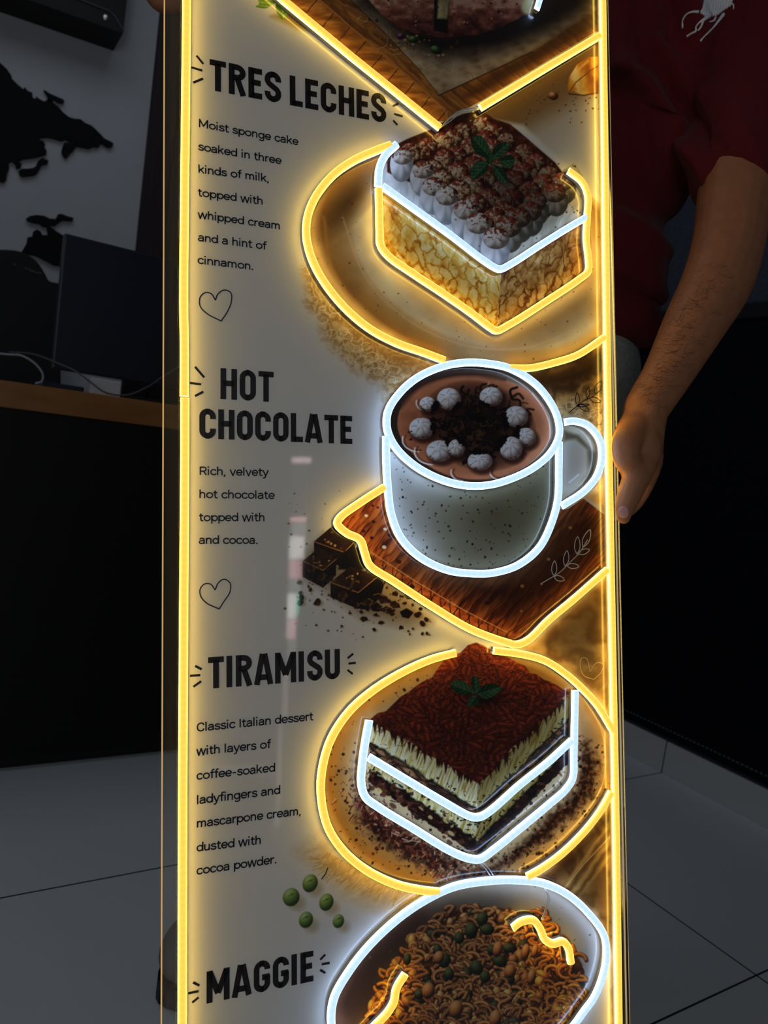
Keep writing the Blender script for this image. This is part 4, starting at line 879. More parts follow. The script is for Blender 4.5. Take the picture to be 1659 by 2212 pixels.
for x, y, rx, ry, r in [(1042, 1985, 12, 16, .3), (1018, 2010, 14, 18, .2), (1052, 2008, 16, 12, 0), (992, 2026, 11, 13, 0), (1030, 2090, 13, 17, -.4), (960, 2075, 13, 16, .3), (945, 2052, 10, 12, 0), (1080, 2076, 16, 13, .5), (1062, 2052, 10, 12, 0), (1048, 2110, 12, 13, 0), (970, 2104, 11, 13, 0), (928, 2130, 12, 14, .2), (880, 2072, 8, 13, .1), (1100, 2048, 15, 10, 0), (1125, 1982, 9, 8, 0), (905, 2148, 10, 11, 0)]:
    blob(x, y, rx, ry, r, c255(10, 14, 4), c255(52, 62, 28), c255(118, 124, 78), NOOD, gloss=.4)
for x, y, rx, ry in [(1135, 2056, 11, 20), (1155, 2055, 9, 17), (1075, 2050, 13, 20), (1102, 2098, 16, 17), (1148, 2110, 11, 20), (985, 2180, 18, 22), (925, 2140, 17, 20), (1070, 2200, 16, 22), (948, 2068, 14, 16)]:
    b = c255(196, 112, 52); blob(x, y, rx * .8, ry * .9, .2, b * .25, b, c255(240, 190, 130), NOOD, gloss=.35)
for x, y, rx, ry, rot in [(670, 1908, 16, 20, .35), (629, 1938, 18, 20, .3), (705, 1949, 15, 19, .3), (661, 1987, 15, 18, .3), (731, 1990, 12, 15, .3)]:
    ell(x + 12, y + 12, rx, ry * .8, .3, c255(190, 170, 130), soft=14, alpha=.7)
    blob(x, y, rx, ry, rot, c255(44, 68, 18), c255(112, 146, 54), c255(206, 226, 150), PEA, gloss=.35); PEA += 1
    stroke([(x - 6, y - 2), (x - 1, y - 5), (x + 5, y - 8)], 2.2, c255(70, 96, 30), .7); ell(x + 1, y - 6, 3, 2.4, .3, c255(84, 110, 40), alpha=.7)
stroke([(700, 1849), (715, 1842), (708, 1852)], 1.5, c255(216, 170, 90), .7)

# ---------------------------------------------------------------- cut the grid into the printed sheet and one flat piece per picture
CV = np.clip(CV, 0, 1)
LIN = np.where(CV <= 0.04045, CV / 12.92, ((CV + 0.055) / 1.055) ** 2.4)
pm, PN, PL, pb = nodes_of('printed_sheet')
at = PN.new('ShaderNodeAttribute'); at.attribute_name = 'print'; PL.new(at.outputs['Color'], pb.inputs['Base Color'])
pb.inputs['Roughness'].default_value = 0.32; pb.inputs['Specular IOR Level'].default_value = 0.25
pb.inputs['Coat Weight'].default_value = 0.8; pb.inputs['Coat Roughness'].default_value = 0.035
QI, QJ = np.meshgrid(np.arange(GH - 1), np.arange(GW - 1), indexing='ij')
FID = ID[:-1, :-1]
def grid_piece(name, pid, parent, extra=False):
    qi, qj = QI[FID == pid], QJ[FID == pid]
    if len(qi) == 0: return None
    corners = np.stack([(qi + 1) * GW + qj, (qi + 1) * GW + qj + 1, qi * GW + qj + 1, qi * GW + qj], 1)
    used, inv = np.unique(corners.ravel(), return_inverse=True); inv = inv.reshape(-1, 4)
    vs = np.stack([GU.ravel()[used], GV.ravel()[used], np.zeros(len(used))], 1); cl_ = LIN.reshape(-1, 3)[used]
    if extra:                                          # plain sheet above and below the pictured part
        n = len(vs); ev = [(uL, vB, 0), (uR, vB, 0), (uR, gv[-1], 0), (uL, gv[-1], 0), (uL, gv[0], 0), (uR, gv[0], 0), (uR, vT, 0), (uL, vT, 0)]
        vs = np.vstack([vs, ev]); cl_ = np.vstack([cl_, np.tile([[.84, .82, .77]], (8, 1))]); inv = np.vstack([inv, [[n, n + 1, n + 2, n + 3], [n + 4, n + 5, n + 6, n + 7]]])
    me = bpy.data.meshes.new(name); nf = len(inv)
    me.vertices.add(len(vs)); me.vertices.foreach_set('co', vs.ravel().astype(np.float32))
    me.loops.add(nf * 4); me.loops.foreach_set('vertex_index', inv.ravel().astype(np.int32))
    me.polygons.add(nf); me.polygons.foreach_set('loop_start', np.arange(0, nf * 4, 4, dtype=np.int32)); me.polygons.foreach_set('loop_total', np.full(nf, 4, np.int32))
    me.update(calc_edges=True)
    ca = me.color_attributes.new('print', 'FLOAT_COLOR', 'POINT'); ca.data.foreach_set('color', np.hstack([cl_, np.ones((len(cl_), 1))]).ravel().astype(np.float32))
    me.materials.append(pm); me.validate()
    o = bpy.data.objects.new(name, me); COL.objects.link(o); o.parent = parent; return o
sheet = grid_piece('printed_sheet', 0, SIGN, True)
def pic(name, pid, par=SIGN, label=None):
    o = grid_piece(name, pid, par)
    if o and label: o['label'] = label
    return o
pic('cutting_board_picture', BOARD); pic('stuffed_loaf_picture', LOAF); pic('garlic_clove_picture', GARLIC); pic('parsley_picture', PARSLEY)
pic('plate_picture', PLATE, label='printed speckled plate under the cream cake')
o = pic('cake_picture', CAKE, label='printed tres leches cake dusted with cocoa'); pic('cream_layer', CREAM, o); pic('sponge_layer', SPONGE, o); pic('mint_sprig', MINT, o)
pic('wooden_board_picture', TRAY); o = pic('mug_picture', MUG, label='printed speckled mug of hot chocolate'); pic('handle', HANDLE, o); pic('hot_chocolate', COCOA, o)
pic('chocolate_picture', CHOC)
pic('plate_picture', PLATE2, label='printed plate strewn with cocoa under the tiramisu')
o = pic('tiramisu_picture', TIRA, label='printed slice of tiramisu'); pic('cake_layers', LAYERS, o); pic('mint_sprig', MINT2, o)
o = pic('bowl_picture', BOWL, label='printed bowl of noodles'); pic('noodles', NOOD, o)
for k in range(21, PEA): pic('green_pea_picture', k)
# ---------------------------------------------------------------- lettering and line drawings, printed on the sheet
def flat_strip(name, strokes, w, m, parent=SIGN, n=0.00025, closed=False):
    vs, fs = [], []
    for P in strokes:
        P = np.array(P, float); runs = [[P[0]]]
        for i in range(1, len(P)):                       # a sharp corner starts a new run, lapped by half a width
            runs[-1].append(P[i])
            if i < len(P) - 1:
                d0, d1 = P[i] - P[i - 1], P[i + 1] - P[i]; c = d0 @ d1 / (np.linalg.norm(d0) * np.linalg.norm(d1) + 1e-15)
                if c < 0.72: runs.append([P[i]])
        for r, R in enumerate(runs):
            R = np.array(R); k = len(R); b = len(vs)
            if k < 2: continue
            if r > 0: e = R[0] - R[1]; R[0] = R[0] + e / (np.linalg.norm(e) + 1e-12) * w * .35
            if r < len(runs) - 1: e = R[-1] - R[-2]; R[-1] = R[-1] + e / (np.linalg.norm(e) + 1e-12) * w * .35
            for i in range(k):
                t = R[min(i + 1, k - 1)] - R[max(i - 1, 0)]; t = t / (np.linalg.norm(t) + 1e-12); q = np.array([-t[1], t[0]])
                vs += [uvn(R[i] + q * w / 2, n), uvn(R[i] - q * w / 2, n)]
            for i in range(k - 1): fs.append((b + 2 * i, b + 2 * i + 1, b + 2 * i + 3, b + 2 * i + 2))
    return mesh_obj(name, vs, fs, m, parent)
def glyph(ch, w, t):
    h = t / 2; r = w / 2 - h
    arc = lambda cx, cy, rx, ry, a0, a1, n=9: [(cx + rx * math.cos(math.radians(a)), cy + ry * math.sin(math.radians(a))) for a in np.linspace(a0, a1, n)]
    R = min(r, .2); top, bot = 1 - h, h
    loop = arc(h + R, top - R, R, R, 180, 90) + arc(w - h - R, top - R, R, R, 90, 0) + arc(w - h - R, bot + R, R, R, 0, -90) + arc(h + R, bot + R, R, R, -90, -180)
    if ch == 'T': return [[(0, top), (w, top)], [(w / 2, 0), (w / 2, top)]]
    if ch == 'I': return [[(h, 0), (h, 1)]]
    if ch == 'L': return [[(h, 0), (h, 1)], [(h, bot), (w, bot)]]
    if ch == 'H': return [[(h, 0), (h, 1)], [(w - h, 0), (w - h, 1)], [(h, .52), (w - h, .52)]]
    if ch == 'E': return [[(h, 0), (h, 1)], [(h, bot), (w, bot)], [(h, top), (w, top)], [(h, .52), (w * .9, .52)]]
    if ch == 'O': return [loop + loop[:1]]
    if ch == 'C': return [[(w - h, .66)] + arc(w - h - R, top - R, R, R, 0, 90) + arc(h + R, top - R, R, R, 90, 180) + arc(h + R, bot + R, R, R, 180, 270) + arc(w - h - R, bot + R, R, R, 270, 360) + [(w - h, .34)]]
    if ch == 'G': return [[(w - h, .70)] + arc(w - h - R, top - R, R, R, 0, 90) + arc(h + R, top - R, R, R, 90, 180) + arc(h + R, bot + R, R, R, 180, 270) + arc(w - h - R, bot + R, R, R, 270, 360) + [(w - h, .50)], [(w - .02, .46), (w * .5, .46)]]
    if ch == 'U': return [[(h, 1)] + arc(h + R, bot + R, R, R, 180, 270) + arc(w - h - R, bot + R, R, R, 270, 360) + [(w - h, 1)]]
    if ch == 'R': return [[(h, 0), (h, 1)], [(h, top)] + arc(w - h - .19, top - .17, .19, .17, 90, -90) + [(h, top - .34)], [(w * .5, top - .36), (w - h * .85, 0)]]
    if ch == 'A': return [[(h * .78, 0), (w / 2 - .035, 1)], [(w - h * .78, 0), (w / 2 + .035, 1)], [(w * .24, .24), (w * .76, .24)]]
    if ch == 'M': return [[(h, 0), (h, 1)], [(w - h, 0), (w - h, 1)], [(h * 1.05, 1 - h * .4), (w / 2, .26)], [(w - h * 1.05, 1 - h * .4), (w / 2, .26)]]
    if ch == 'S': return [[(w - h, .68)] + arc(w - h - R, top - R, R, R, 0, 90) + arc(h + R, top - R, R, R, 90, 180) + [(h, .67), (h + .05, .59), (w - h - .05, .42), (w - h, .34)] + arc(w - h - R, bot + R, R, R, 0, -90) + arc(h + R, bot + R, R, R, -90, -180) + [(h, .33)]]
    return []
GLW = {'I': .225, 'M': .74, 'A': .62, 'T': .52, 'L': .44, 'E': .45, ' ': .12}
def heading_strokes(text, p0, p1, ptop):
    a, b, c = sp(*p0), sp(*p1), sp(*ptop); ex = b - a; L = np.linalg.norm(ex); ex /= L; ey = np.array([-ex[1], ex[0]]); H = abs((c - a) @ ey)
    adv = [(ch, GLW.get(ch, .55)) for ch in text]; tot = sum(w for _, w in adv) + .085 * (len(adv) - 1); sx = L / tot; x = 0; out = []
    t = .19
    for ch, w in adv:
        for st in glyph(ch, w, t): out.append([a + ex * (x + q[0]) * sx + ey * q[1] * H for q in st])
        x += w + .085
    return out, t * (sx + H) / 2
def heading(lines, label):
    ss_ = []; ws = []
    for l in lines: s_, w_ = heading_strokes(*l); ss_ += s_; ws.append(w_)
    o = flat_strip('heading_text', ss_, sum(ws) / len(ws), M['ink']); o['label'] = label; return o
heading([('TRES LECHES', (453, 194.5), (834.5, 266.5), (453, 127.5))], 'heading that reads TRES LECHES')
heading([('HOT', (476, 862), (591, 868.7), (476, 795)), ('CHOCOLATE', (430.6, 947), (761, 959.5), (430.6, 882))], 'heading that reads HOT CHOCOLATE')
heading([('TIRAMISU', (449.6, 1488), (734.4, 1466), (449.6, 1419.5))], 'heading that reads TIRAMISU')
heading([('MAGGIE', (446, 2168), (677, 2119), (446, 2098.6))], 'heading that reads MAGGIE')
# plain sans-serif letters drawn as strokes: advance width, then polylines ('~' first = smoothed); cap height 1, x-height .74
def LT():
    O = lambda x0, x1, y0, y1: ['~', ((x0 + x1) / 2, y1), (x0 + .05, y1 - .12), (x0, (y0 + y1) / 2), (x0 + .05, y0 + .12), ((x0 + x1) / 2, y0), (x1 - .05, y0 + .12), (x1, (y0 + y1) / 2), (x1 - .05, y1 - .12), ((x0 + x1) / 2, y1)]
    X, B = .68, .06; n_arch = ['~', (.08, .42), (.14, .60), (.28, X), (.42, .60), (.45, .44), (.45, 0)]
    return {
    'a': (.56, ['~', (.06, .54), (.16, .66), (.28, X), (.40, .62), (.44, .48)], [(.44, .50), (.44, 0)], ['~', (.44, .40), (.24, .40), (.08, .33), (.05, .19), (.12, .07), (.24, B), (.38, .12), (.44, .22)]),
    'c': (.53, ['~', (.48, .52), (.40, .64), (.28, X), (.12, .60), (.05, .37), (.12, .13), (.28, B), (.40, .10), (.48, .22)]),
    'd': (.60, O(.05, .49, B, X), [(.50, 0), (.50, 1.06)]), 'e': (.57, ['~', (.06, .38), (.49, .38), (.47, .55), (.38, .66), (.27, X), (.12, .60), (.05, .37), (.12, .13), (.28, B), (.40, .10), (.48, .20)]),
    'f': (.36, ['~', (.36, 1.0), (.26, 1.01), (.18, .95), (.16, .82)], [(.16, .84), (.16, 0)], [(.0, .68), (.34, .68)]),
    'g': (.60, O(.05, .49, B, X), ['~', (.50, .74), (.50, .0), (.46, -.17), (.28, -.24), (.10, -.16)]),
    'h': (.58, [(.08, 0), (.08, 1.06)], n_arch), 'i': (.25, [(.09, 0), (.09, .74)], [(.02, .98), (.16, .98)]),
    'k': (.55, [(.08, 0), (.08, 1.06)], [(.47, .74), (.10, .30)], [(.22, .44), (.49, 0)]), 'l': (.25, [(.09, 0), (.09, 1.06)]),
    'm': (.88, [(.08, 0), (.08, .74)], ['~', (.08, .44), (.13, .60), (.25, X), (.38, .60), (.41, .44), (.41, 0)], ['~', (.41, .44), (.46, .60), (.58, X), (.71, .60), (.74, .44), (.74, 0)]),
    'n': (.58, [(.08, 0), (.08, .74)], n_arch), 'o': (.60, O(.05, .53, B, X)), 'p': (.60, [(.08, -.28), (.08, .74)], O(.10, .54, B, X)),
    'r': (.38, [(.08, 0), (.08, .74)], ['~', (.08, .42), (.13, .58), (.23, .66), (.36, .67)]),
    's': (.50, ['~', (.44, .54), (.36, .65), (.24, X), (.10, .61), (.08, .48), (.22, .39), (.38, .32), (.43, .20), (.36, .08), (.22, B), (.08, .12), (.03, .22)]),
    't': (.38, ['~', (.15, .94), (.15, .20), (.19, .08), (.27, .055), (.36, .08)], [(.0, .68), (.34, .68)]),
    'u': (.58, ['~', (.08, .74), (.08, .28), (.12, .12), (.25, B), (.38, .13), (.45, .30)], [(.45, 0), (.45, .74)]),
    'v': (.53, [(.02, .74), (.25, 0), (.48, .74)]), 'w': (.80, [(.02, .74), (.19, 0), (.38, .74), (.57, 0), (.75, .74)]), 'y': (.53, [(.02, .74), (.26, .02)], ['~', (.49, .74), (.26, .02), (.18, -.20), (.02, -.24)]),
    'M': (.88, [(.08, 0), (.08, 1), (.41, .22), (.74, 1), (.74, 0)]), 'C': (.68, ['~', (.60, .70), (.52, .88), (.35, .95), (.14, .84), (.05, .5), (.14, .16), (.35, .05), (.52, .12), (.60, .30)]),
    'I': (.26, [(.10, 0), (.10, 1)]), 'R': (.66, [(.08, 0), (.08, 1)], ['~', (.08, .94), (.36, .94), (.52, .86), (.55, .70), (.50, .54), (.34, .46), (.08, .46)], [(.34, .46), (.58, 0)]),
    ',': (.24, [(.12, .10), (.05, -.18)]), '.': (.24, [(.04, .07), (.18, .07)]), '-': (.44, [(.05, .38), (.36, .38)]), ' ': (.30,)}
LT = LT()
def paragraph(lines, cap, label):
    st = []
    for s, p0, p1 in lines:
        a, b = sp(*p0), sp(*p1); ex = b - a; L = np.linalg.norm(ex); ex /= L; ey = np.array([-ex[1], ex[0]])
        tot = sum(LT[c][0] for c in s) - .10; x = 0
        for c in s:
            for P in LT[c][1:]:
                P = catmull(P[1:], sub=4) if P[0] == '~' else P
                st.append([a + ex * (x + q[0]) / tot * L + ey * q[1] * cap for q in P])
            x += LT[c][0]
    o = flat_strip('description_text', st, 0.165 * cap, M['ink'], n=0.00022); o['label'] = label
cap0 = np.linalg.norm(sp(429, 257.5) - sp(429, 274.7)); 
paragraph([('Moist sponge cake', (429, 274.7), (642.6, 314)), ('soaked in three', (428, 324.4), (606, 355)), ('kinds of milk,', (428, 373.4), (580, 393.5)), ('topped with', (427.5, 424), (566.7, 442.4)), ('whipped cream', (427.5, 471.5), (604, 496)), ('and a hint of', (427.5, 520.6), (573.7, 539.5)), ('cinnamon.', (426.8, 569.6), (546, 583.5))], cap0, 'description of the sponge cake in seven lines')
paragraph([('Rich, velvety', (430.6, 1026), (578, 1028.5)), ('hot chocolate', (430, 1076), (591.4, 1078)), ('topped with', (430, 1126), (570.5, 1126)), ('and cocoa.', (429.4, 1175), (555.6, 1175))], cap0, 'description of the hot chocolate in four lines')
paragraph([('Classic Italian dessert', (425, 1580.5), (675, 1556)), ('with layers of', (424.4, 1632), (583, 1616)), ('coffee-soaked', (424.4, 1684.7), (593, 1666.7)), ('ladyfingers and', (424.4, 1737.4), (604, 1714.8)), ('mascarpone cream,', (424.4, 1788), (649, 1760)), ('dusted with', (424.4, 1839.7), (562.5, 1823)), ('cocoa powder.', (424.4, 1889.8), (596, 1864.6))], cap0 * 1.02, 'description of the tiramisu in seven lines')
pxm = np.linalg.norm(sp(500, 1106) - sp(501, 1106))
def marks(segs, label, f=lambda x, y: (x, y), w=5.0):
    o = flat_strip('burst_marks', [[sp(*f(*a)), sp(*f(*b))] for a, b in segs], w * pxm, M['ink']); o['label'] = label
f7 = lambda x, y: (380 + x / 3.16, y / 3.16); f4 = lambda x, y: (380 + x / 3.16, 700 + y / 3.16); f5 = lambda x, y: (380 + x / 2.658, 1380 + y / 2.658)
marks([((140, 380), (187, 438)), ((105, 460), (180, 483)), ((118, 565), (185, 537))], 'three short strokes left of TRES LECHES', f7)
marks([((1480, 725), (1518, 708)), ((1490, 778), (1548, 795)), ((1483, 822), (1512, 855))], 'three short strokes right of TRES LECHES', f7)
marks([((130, 292), (193, 365)), ((95, 402), (172, 412)), ((130, 492), (187, 462))], 'three short strokes left of HOT', f4)
marks([((110, 155), (148, 175)), ((80, 212), (140, 208)), ((100, 275), (145, 243))], 'three short strokes left of TIRAMISU', f5)
marks([((985, 112), (1018, 85)), ((990, 142), (1033, 138)), ((985, 178), (1015, 202))], 'three short strokes right of TIRAMISU', f5)
marks([((98, 1972), (135, 1990)), ((70, 2035), (130, 2022)), ((93, 2088), (130, 2058))], 'three short strokes left of MAGGIE', f5)
marks([((828, 1842), (858, 1812)), ((837, 1868), (883, 1860)), ((828, 1900), (858, 1918))], 'three short strokes right of MAGGIE', f5)
marks([((835, 1380), (858, 1350)), ((858, 1350), (873, 1312))], 'short dark stroke above the printed peas', f5, 2.6)
def heart(pts, f, label, m, w=2.6, nm='heart_outline'):
    P = np.vstack([catmull([f(*p) for p in part], sub=6) for part in pts])
    o = flat_strip(nm, [sp_many(P)], w * pxm, m); o['label'] = label
heart([[(270, 2050), (240, 2005), (200, 1998), (165, 2030), (165, 2090), (210, 2140), (308, 2192)], [(308, 2192), (350, 2130), (378, 2060), (375, 2000), (330, 1980), (285, 2010), (270, 2050)]], f7, 'upper black heart outline', M['ink'])
heart([[(268, 1815), (235, 1775), (195, 1775), (165, 1810), (170, 1860), (210, 1905), (295, 1945)], [(295, 1945), (330, 1890), (368, 1830), (370, 1770), (330, 1742), (290, 1765), (268, 1815)]], f4, 'lower black heart outline', M['ink'])
ft = lambda x, y: (660 + x / 2.37, 1360 + y / 2.37); fm = lambda x, y: (640 + x / 2.37, 740 + y / 2.37)
heart([[(1455, 215), (1440, 150), (1415, 145), (1405, 185), (1425, 235), (1475, 255)], [(1475, 255), (1515, 215), (1520, 175), (1490, 170), (1455, 215)]], ft, 'pale heart outline on the tan cloth', M['ink_tan'], 2.2)
def sprig(stem, leaves, f, label, m, w=2.4):
    st = [sp_many(catmull([f(*p) for p in stem], sub=6))]
    for (bx, by), (tx, ty), wd in leaves:
        dx, dy = tx - bx, ty - by; nx, ny = -dy * wd, dx * wd
        st.append(sp_many(catmull([f(*p) for p in [(bx, by), (bx + .35 * dx + nx, by + .35 * dy + ny), (bx + .75 * dx + nx * .8, by + .75 * dy + ny * .8), (tx, ty), (bx + .75 * dx - nx * .8, by + .75 * dy - ny * .8), (bx + .35 * dx - nx, by + .35 * dy - ny), (bx, by)]], sub=5)))
    o = flat_strip('leaf_sprig', st, w * pxm, m); o['label'] = label
sprig([(1398, 358), (1430, 330), (1470, 300), (1520, 275), (1562, 240)], [((1440, 322), (1438, 258), .16), ((1446, 318), (1498, 350), .2), ((1490, 288), (1494, 230), .16), ((1500, 284), (1558, 304), .2), ((1528, 262), (1562, 198), .2), ((1436, 326), (1500, 318), .1)], fm, 'dark leaf sprig beside the mug handle', M['ink'], 2.2)
sprig([(1250, 1236), (1290, 1212), (1350, 1175), (1400, 1125), (1450, 1075), (1490, 1010)], [((1318, 1196), (1322, 1118), .16), ((1318, 1198), (1372, 1216), .22), ((1376, 1146), (1386, 1066), .16), ((1384, 1142), (1446, 1146), .2), ((1436, 1084), (1440, 994), .15), ((1442, 1082), (1500, 1060), .2), ((1466, 1050), (1504, 958), .16)], fm, 'pale leaf sprig on the printed wooden board', M['ink_grey'], 2.4)

# ---------------------------------------------------------------- glowing tubes
TUBE_W, N0, N1 = 0.0077, 0.0052, 0.0098
PROF = [(-.50, N0, 1.0), (-.50, .0064, 1.0), (-.475, .0079, .22), (-.36, .0089, .03), (-.18, .0096, 0), (0, N1, 0), (.18, .0096, 0), (.36, .0089, .03), (.475, .0079, .22), (.50, .0064, 1.0), (.50, N0, 1.0)]
def tube(pts, white=False, label=None, closed=False, smooth=True, width=1.0, fade=None, back=False):
    uv = sp_many(pts, 0.0085)
    uv = catmull(uv, step=0.0022, closed=closed) if smooth else catmull(uv, step=0.0022, sub=2)
    n = len(uv); L = 0; vs, fs, gl = [], [], []; w = TUBE_W * width; k = len(PROF)
    for i in range(n):
        t = (uv[(i + 1) % n] - uv[i - 1]) if closed else uv[min(i + 1, n - 1)] - uv[max(i - 1, 0)]
        t = t / (np.linalg.norm(t) + 1e-12); q = np.array([-t[1], t[0]])
        if i: L += np.linalg.norm(uv[i] - uv[i - 1])
        bead = 1.0 + 0.04 * math.sin(L / 0.0068 * 2 * math.pi)
        if fade: bead *= min(1.0, 0.35 + (L + 1e-4) / fade)
        for (a, h, g) in PROF: vs.append(uvn(uv[i] + q * a * w, h)); gl.append((g, bead, 0, 1))
    for i in range(n if closed else n - 1):
        j = (i + 1) % n
        fs.append((i * k + k - 1, j * k + k - 1, j * k, i * k))
        for m_ in range(k - 1): fs.append((i * k + m_, j * k + m_, j * k + m_ + 1, i * k + m_ + 1))
    if not closed: fs.append(tuple(range(k))); fs.append(tuple((n - 1) * k + m_ for m_ in range(k))[::-1])
    o = mesh_obj('led_tube', vs, fs, M['led_white'] if white else M['led_yellow'], SIGN, True)
    o.data.materials.append(M['unlit'])
    for f_ in ([] if back else range(0, (n if closed else n - 1) * k, k)): o.data.polygons[f_].material_index = 1
    ca = o.data.color_attributes.new('glow', 'FLOAT_COLOR', 'POINT'); ca.data.foreach_set('color', np.array(gl, np.float32).ravel())
    if label: o['label'] = label
    # clear silicone foot under the glowing part
    bv, bf = [], []; bp = [(-.46, 0.0004), (-.46, N0), (.46, N0), (.46, 0.0004)]
    for i in range(n):
        t = (uv[(i + 1) % n] - uv[i - 1]) if closed else uv[min(i + 1, n - 1)] - uv[max(i - 1, 0)]
        t = t / (np.linalg.norm(t) + 1e-12); q = np.array([-t[1], t[0]])
        for a, h in bp: bv.append(uvn(uv[i] + q * a * w, h - (0.0001 if h == N0 else 0)))
    for i in range(n if closed else n - 1):
        j = (i + 1) % n
        for m_ in range(4):
            m2 = (m_ + 1) % 4; bf.append((i * 4 + m_, j * 4 + m_, j * 4 + m2, i * 4 + m2))
    mesh_obj('clear_foot', bv, bf, M['led_base'], o, True)
    return o
tube([(405.5, -260), (404.5, -145), (403.7, 0), (401.5, 221), (399, 443), (397.4, 665), (398.6, 730), (398.5, 855)], label='yellow tube along the upper left border')
tube([(399.9, 858.5), (399.6, 1000), (397.5, 1300), (397, 1380), (395, 1794), (394.3, 2212), (393.5, 2330)], label='yellow tube along the lower left border')
tube([(1301, -140), (1304.4, 0), (1308.5, 298), (1312, 597), (1316, 871), (1322, 1197), (1329.4, 1584), (1331.7, 1694), (1339.5, 2212), (1341, 2330)], label='yellow tube along the right border', back=True)
tube([(430, -172), (616, 0), (874, 211), (952, 274)], label='yellow tube along the left side of the cutting board', smooth=False)
tube([(1039, 230.5), (1297, 75)], label='yellow tube along the right side of the cutting board', smooth=False)
tube([(1190, -90), (1176, -30), (1162, 17)], True, 'short white tube on the loaf', width=.8)
tube([(846, 311), (809, 325), (766.6, 344), (724, 373), (690.6, 411), (671.6, 447), (663, 485), (665, 523), (680, 570), (709.6, 620), (749.7, 667), (800, 709), (859.4, 740.5), (914, 759.5), (962, 777.5)], label='yellow tube round the left of the first plate')
tube([(1100, 794), (1146, 794), (1201, 782), (1252, 765), (1308, 728)], label='yellow tube at the lower right of the first plate')
tube([(858, 310), (834, 333), (821, 363), (818.5, 402)], True, 'short white tube at the left corner of the cake')
tube([(819.3, 406), (820.6, 443), (821.5, 498), (823.5, 528), (840, 551), (893, 589), (956.5, 631), (1019.7, 675), (1062, 707), (1074, 713), (1104, 699), (1188.5, 645.6), (1252, 603), (1273, 584), (1273, 553), (1269, 519), (1271, 464), (1272, 422), (1260, 392), (1230, 367)], label='yellow tube round the sponge of the cake')
tube([(828, 400), (893, 447), (977.5, 508), (1041, 557), (1068, 575), (1081, 580), (1108, 567.5), (1167, 529.5), (1231, 489.5), (1268, 468)], True, 'white V tube across the cream of the cake', width=.95)
tube([(1007, 782), (956, 791), (901.6, 816), (863.6, 850), (840, 888), (838, 926), (855, 964), (893, 1002), (944, 1031), (998.6, 1047), (1053.5, 1048), (1104, 1035), (1155, 1010), (1193, 976), (1210.5, 938), (1207.5, 904.6), (1193, 871), (1159, 828.6), (1104, 795), (1053.5, 784)], True, 'white oval tube round the rim of the mug', closed=True)
tube([(835.5, 942), (836, 993), (840, 1061), (847, 1111), (868, 1162), (910, 1204), (969, 1231.6), (1020, 1239), (1066, 1238), (1121, 1221), (1167, 1183), (1193, 1132), (1207.5, 1077.6), (1209.6, 1014), (1210.5, 954)], True, 'white tube round the body of the mug')
tube([(1222, 911), (1243, 909), (1273, 919), (1298, 951), (1302.4, 989), (1292, 1027), (1264.5, 1060.7), (1216, 1093)], True, 'white tube round the mug handle')
tube([(832, 1052), (779, 1086), (735, 1119), (730, 1131), (749.7, 1151), (779, 1166), (790, 1196), (800, 1221), (851, 1255), (935, 1310), (1020, 1360), (1096, 1388), (1117, 1393), (1142, 1383.5), (1188.5, 1339), (1239, 1297), (1314, 1231)], label='yellow tube round the wooden board under the mug')
tube([(986, 1411), (934, 1425), (871, 1453), (803.5, 1495), (753, 1541), (715, 1600.5), (696, 1672), (696, 1731), (710.6, 1790), (744.4, 1841), (795, 1883), (858, 1912.7), (913, 1925), (949, 1929)], label='yellow tube round the left of the tiramisu plate')
tube([(1068, 1406), (1124, 1413), (1179, 1427.5), (1225, 1457), (1263, 1491), (1293, 1524.6), (1327, 1580)], label='yellow tube at the upper right of the tiramisu plate')
tube([(1323, 1712), (1305.6, 1744), (1267.6, 1794.6), (1217, 1845), (1170.5, 1879), (1140, 1896)], label='yellow tube at the lower right of the tiramisu plate')
tube([(799, 1557), (791, 1600.5), (784.5, 1647), (782, 1693), (791, 1723), (820, 1746), (892, 1790), (976.5, 1841), (1018.6, 1857), (1040, 1857), (1069, 1837), (1124, 1792.5), (1187, 1740), (1225, 1706), (1240, 1680.7), (1242, 1630), (1243.5, 1562.5), (1245, 1492)], True, 'white U tube round the tiramisu')
tube([(798, 1637), (871, 1681), (955, 1731), (1010, 1762), (1025, 1767), (1042, 1765), (1065, 1750), (1124, 1697.5), (1187, 1647), (1237, 1601)], True, 'white V tube across the layers of the tiramisu')
tube([(717, 2212), (723, 2158.6), (753, 2104), (799, 2045), (862.5, 1985.7), (921.6, 1945.6), (980.7, 1918), (1048, 1905.5), (1116, 1903), (1175, 1910), (1229.6, 1935), (1276, 1977), (1307.7, 2023.6), (1312, 2070), (1301, 2120.7), (1284.5, 2158.6), (1263, 2188), (1243, 2216), (1190, 2275), (1060, 2330), (900, 2340), (790, 2315), (733, 2268)], True, 'white oval tube round the noodle bowl', closed=True)
tube([(1109, 2007), (1128, 1993), (1154, 1990), (1168.4, 2007), (1179, 2031), (1196, 2040.5), (1217, 2036), (1229.6, 2049), (1236, 2082.7)], label='yellow wavy tube on the right of the noodles')
tube([(877, 2106), (858, 2137.6), (852, 2167), (837, 2192), (812, 2218), (788, 2244)], label='yellow wavy tube on the left of the noodles')
def wires(lines, label):
    bm = bmesh.new()
    for P in lines:
        uv = sp_many([p[:2] for p in P], 0.004); add_tube(bm, catmull([uvn(u, p[2]) for u, p in zip(uv, P)], sub=6), 0.00055, 6)
    o = bm_obj('wire_lead', bm, M['wire'], SIGN, True); o['label'] = label
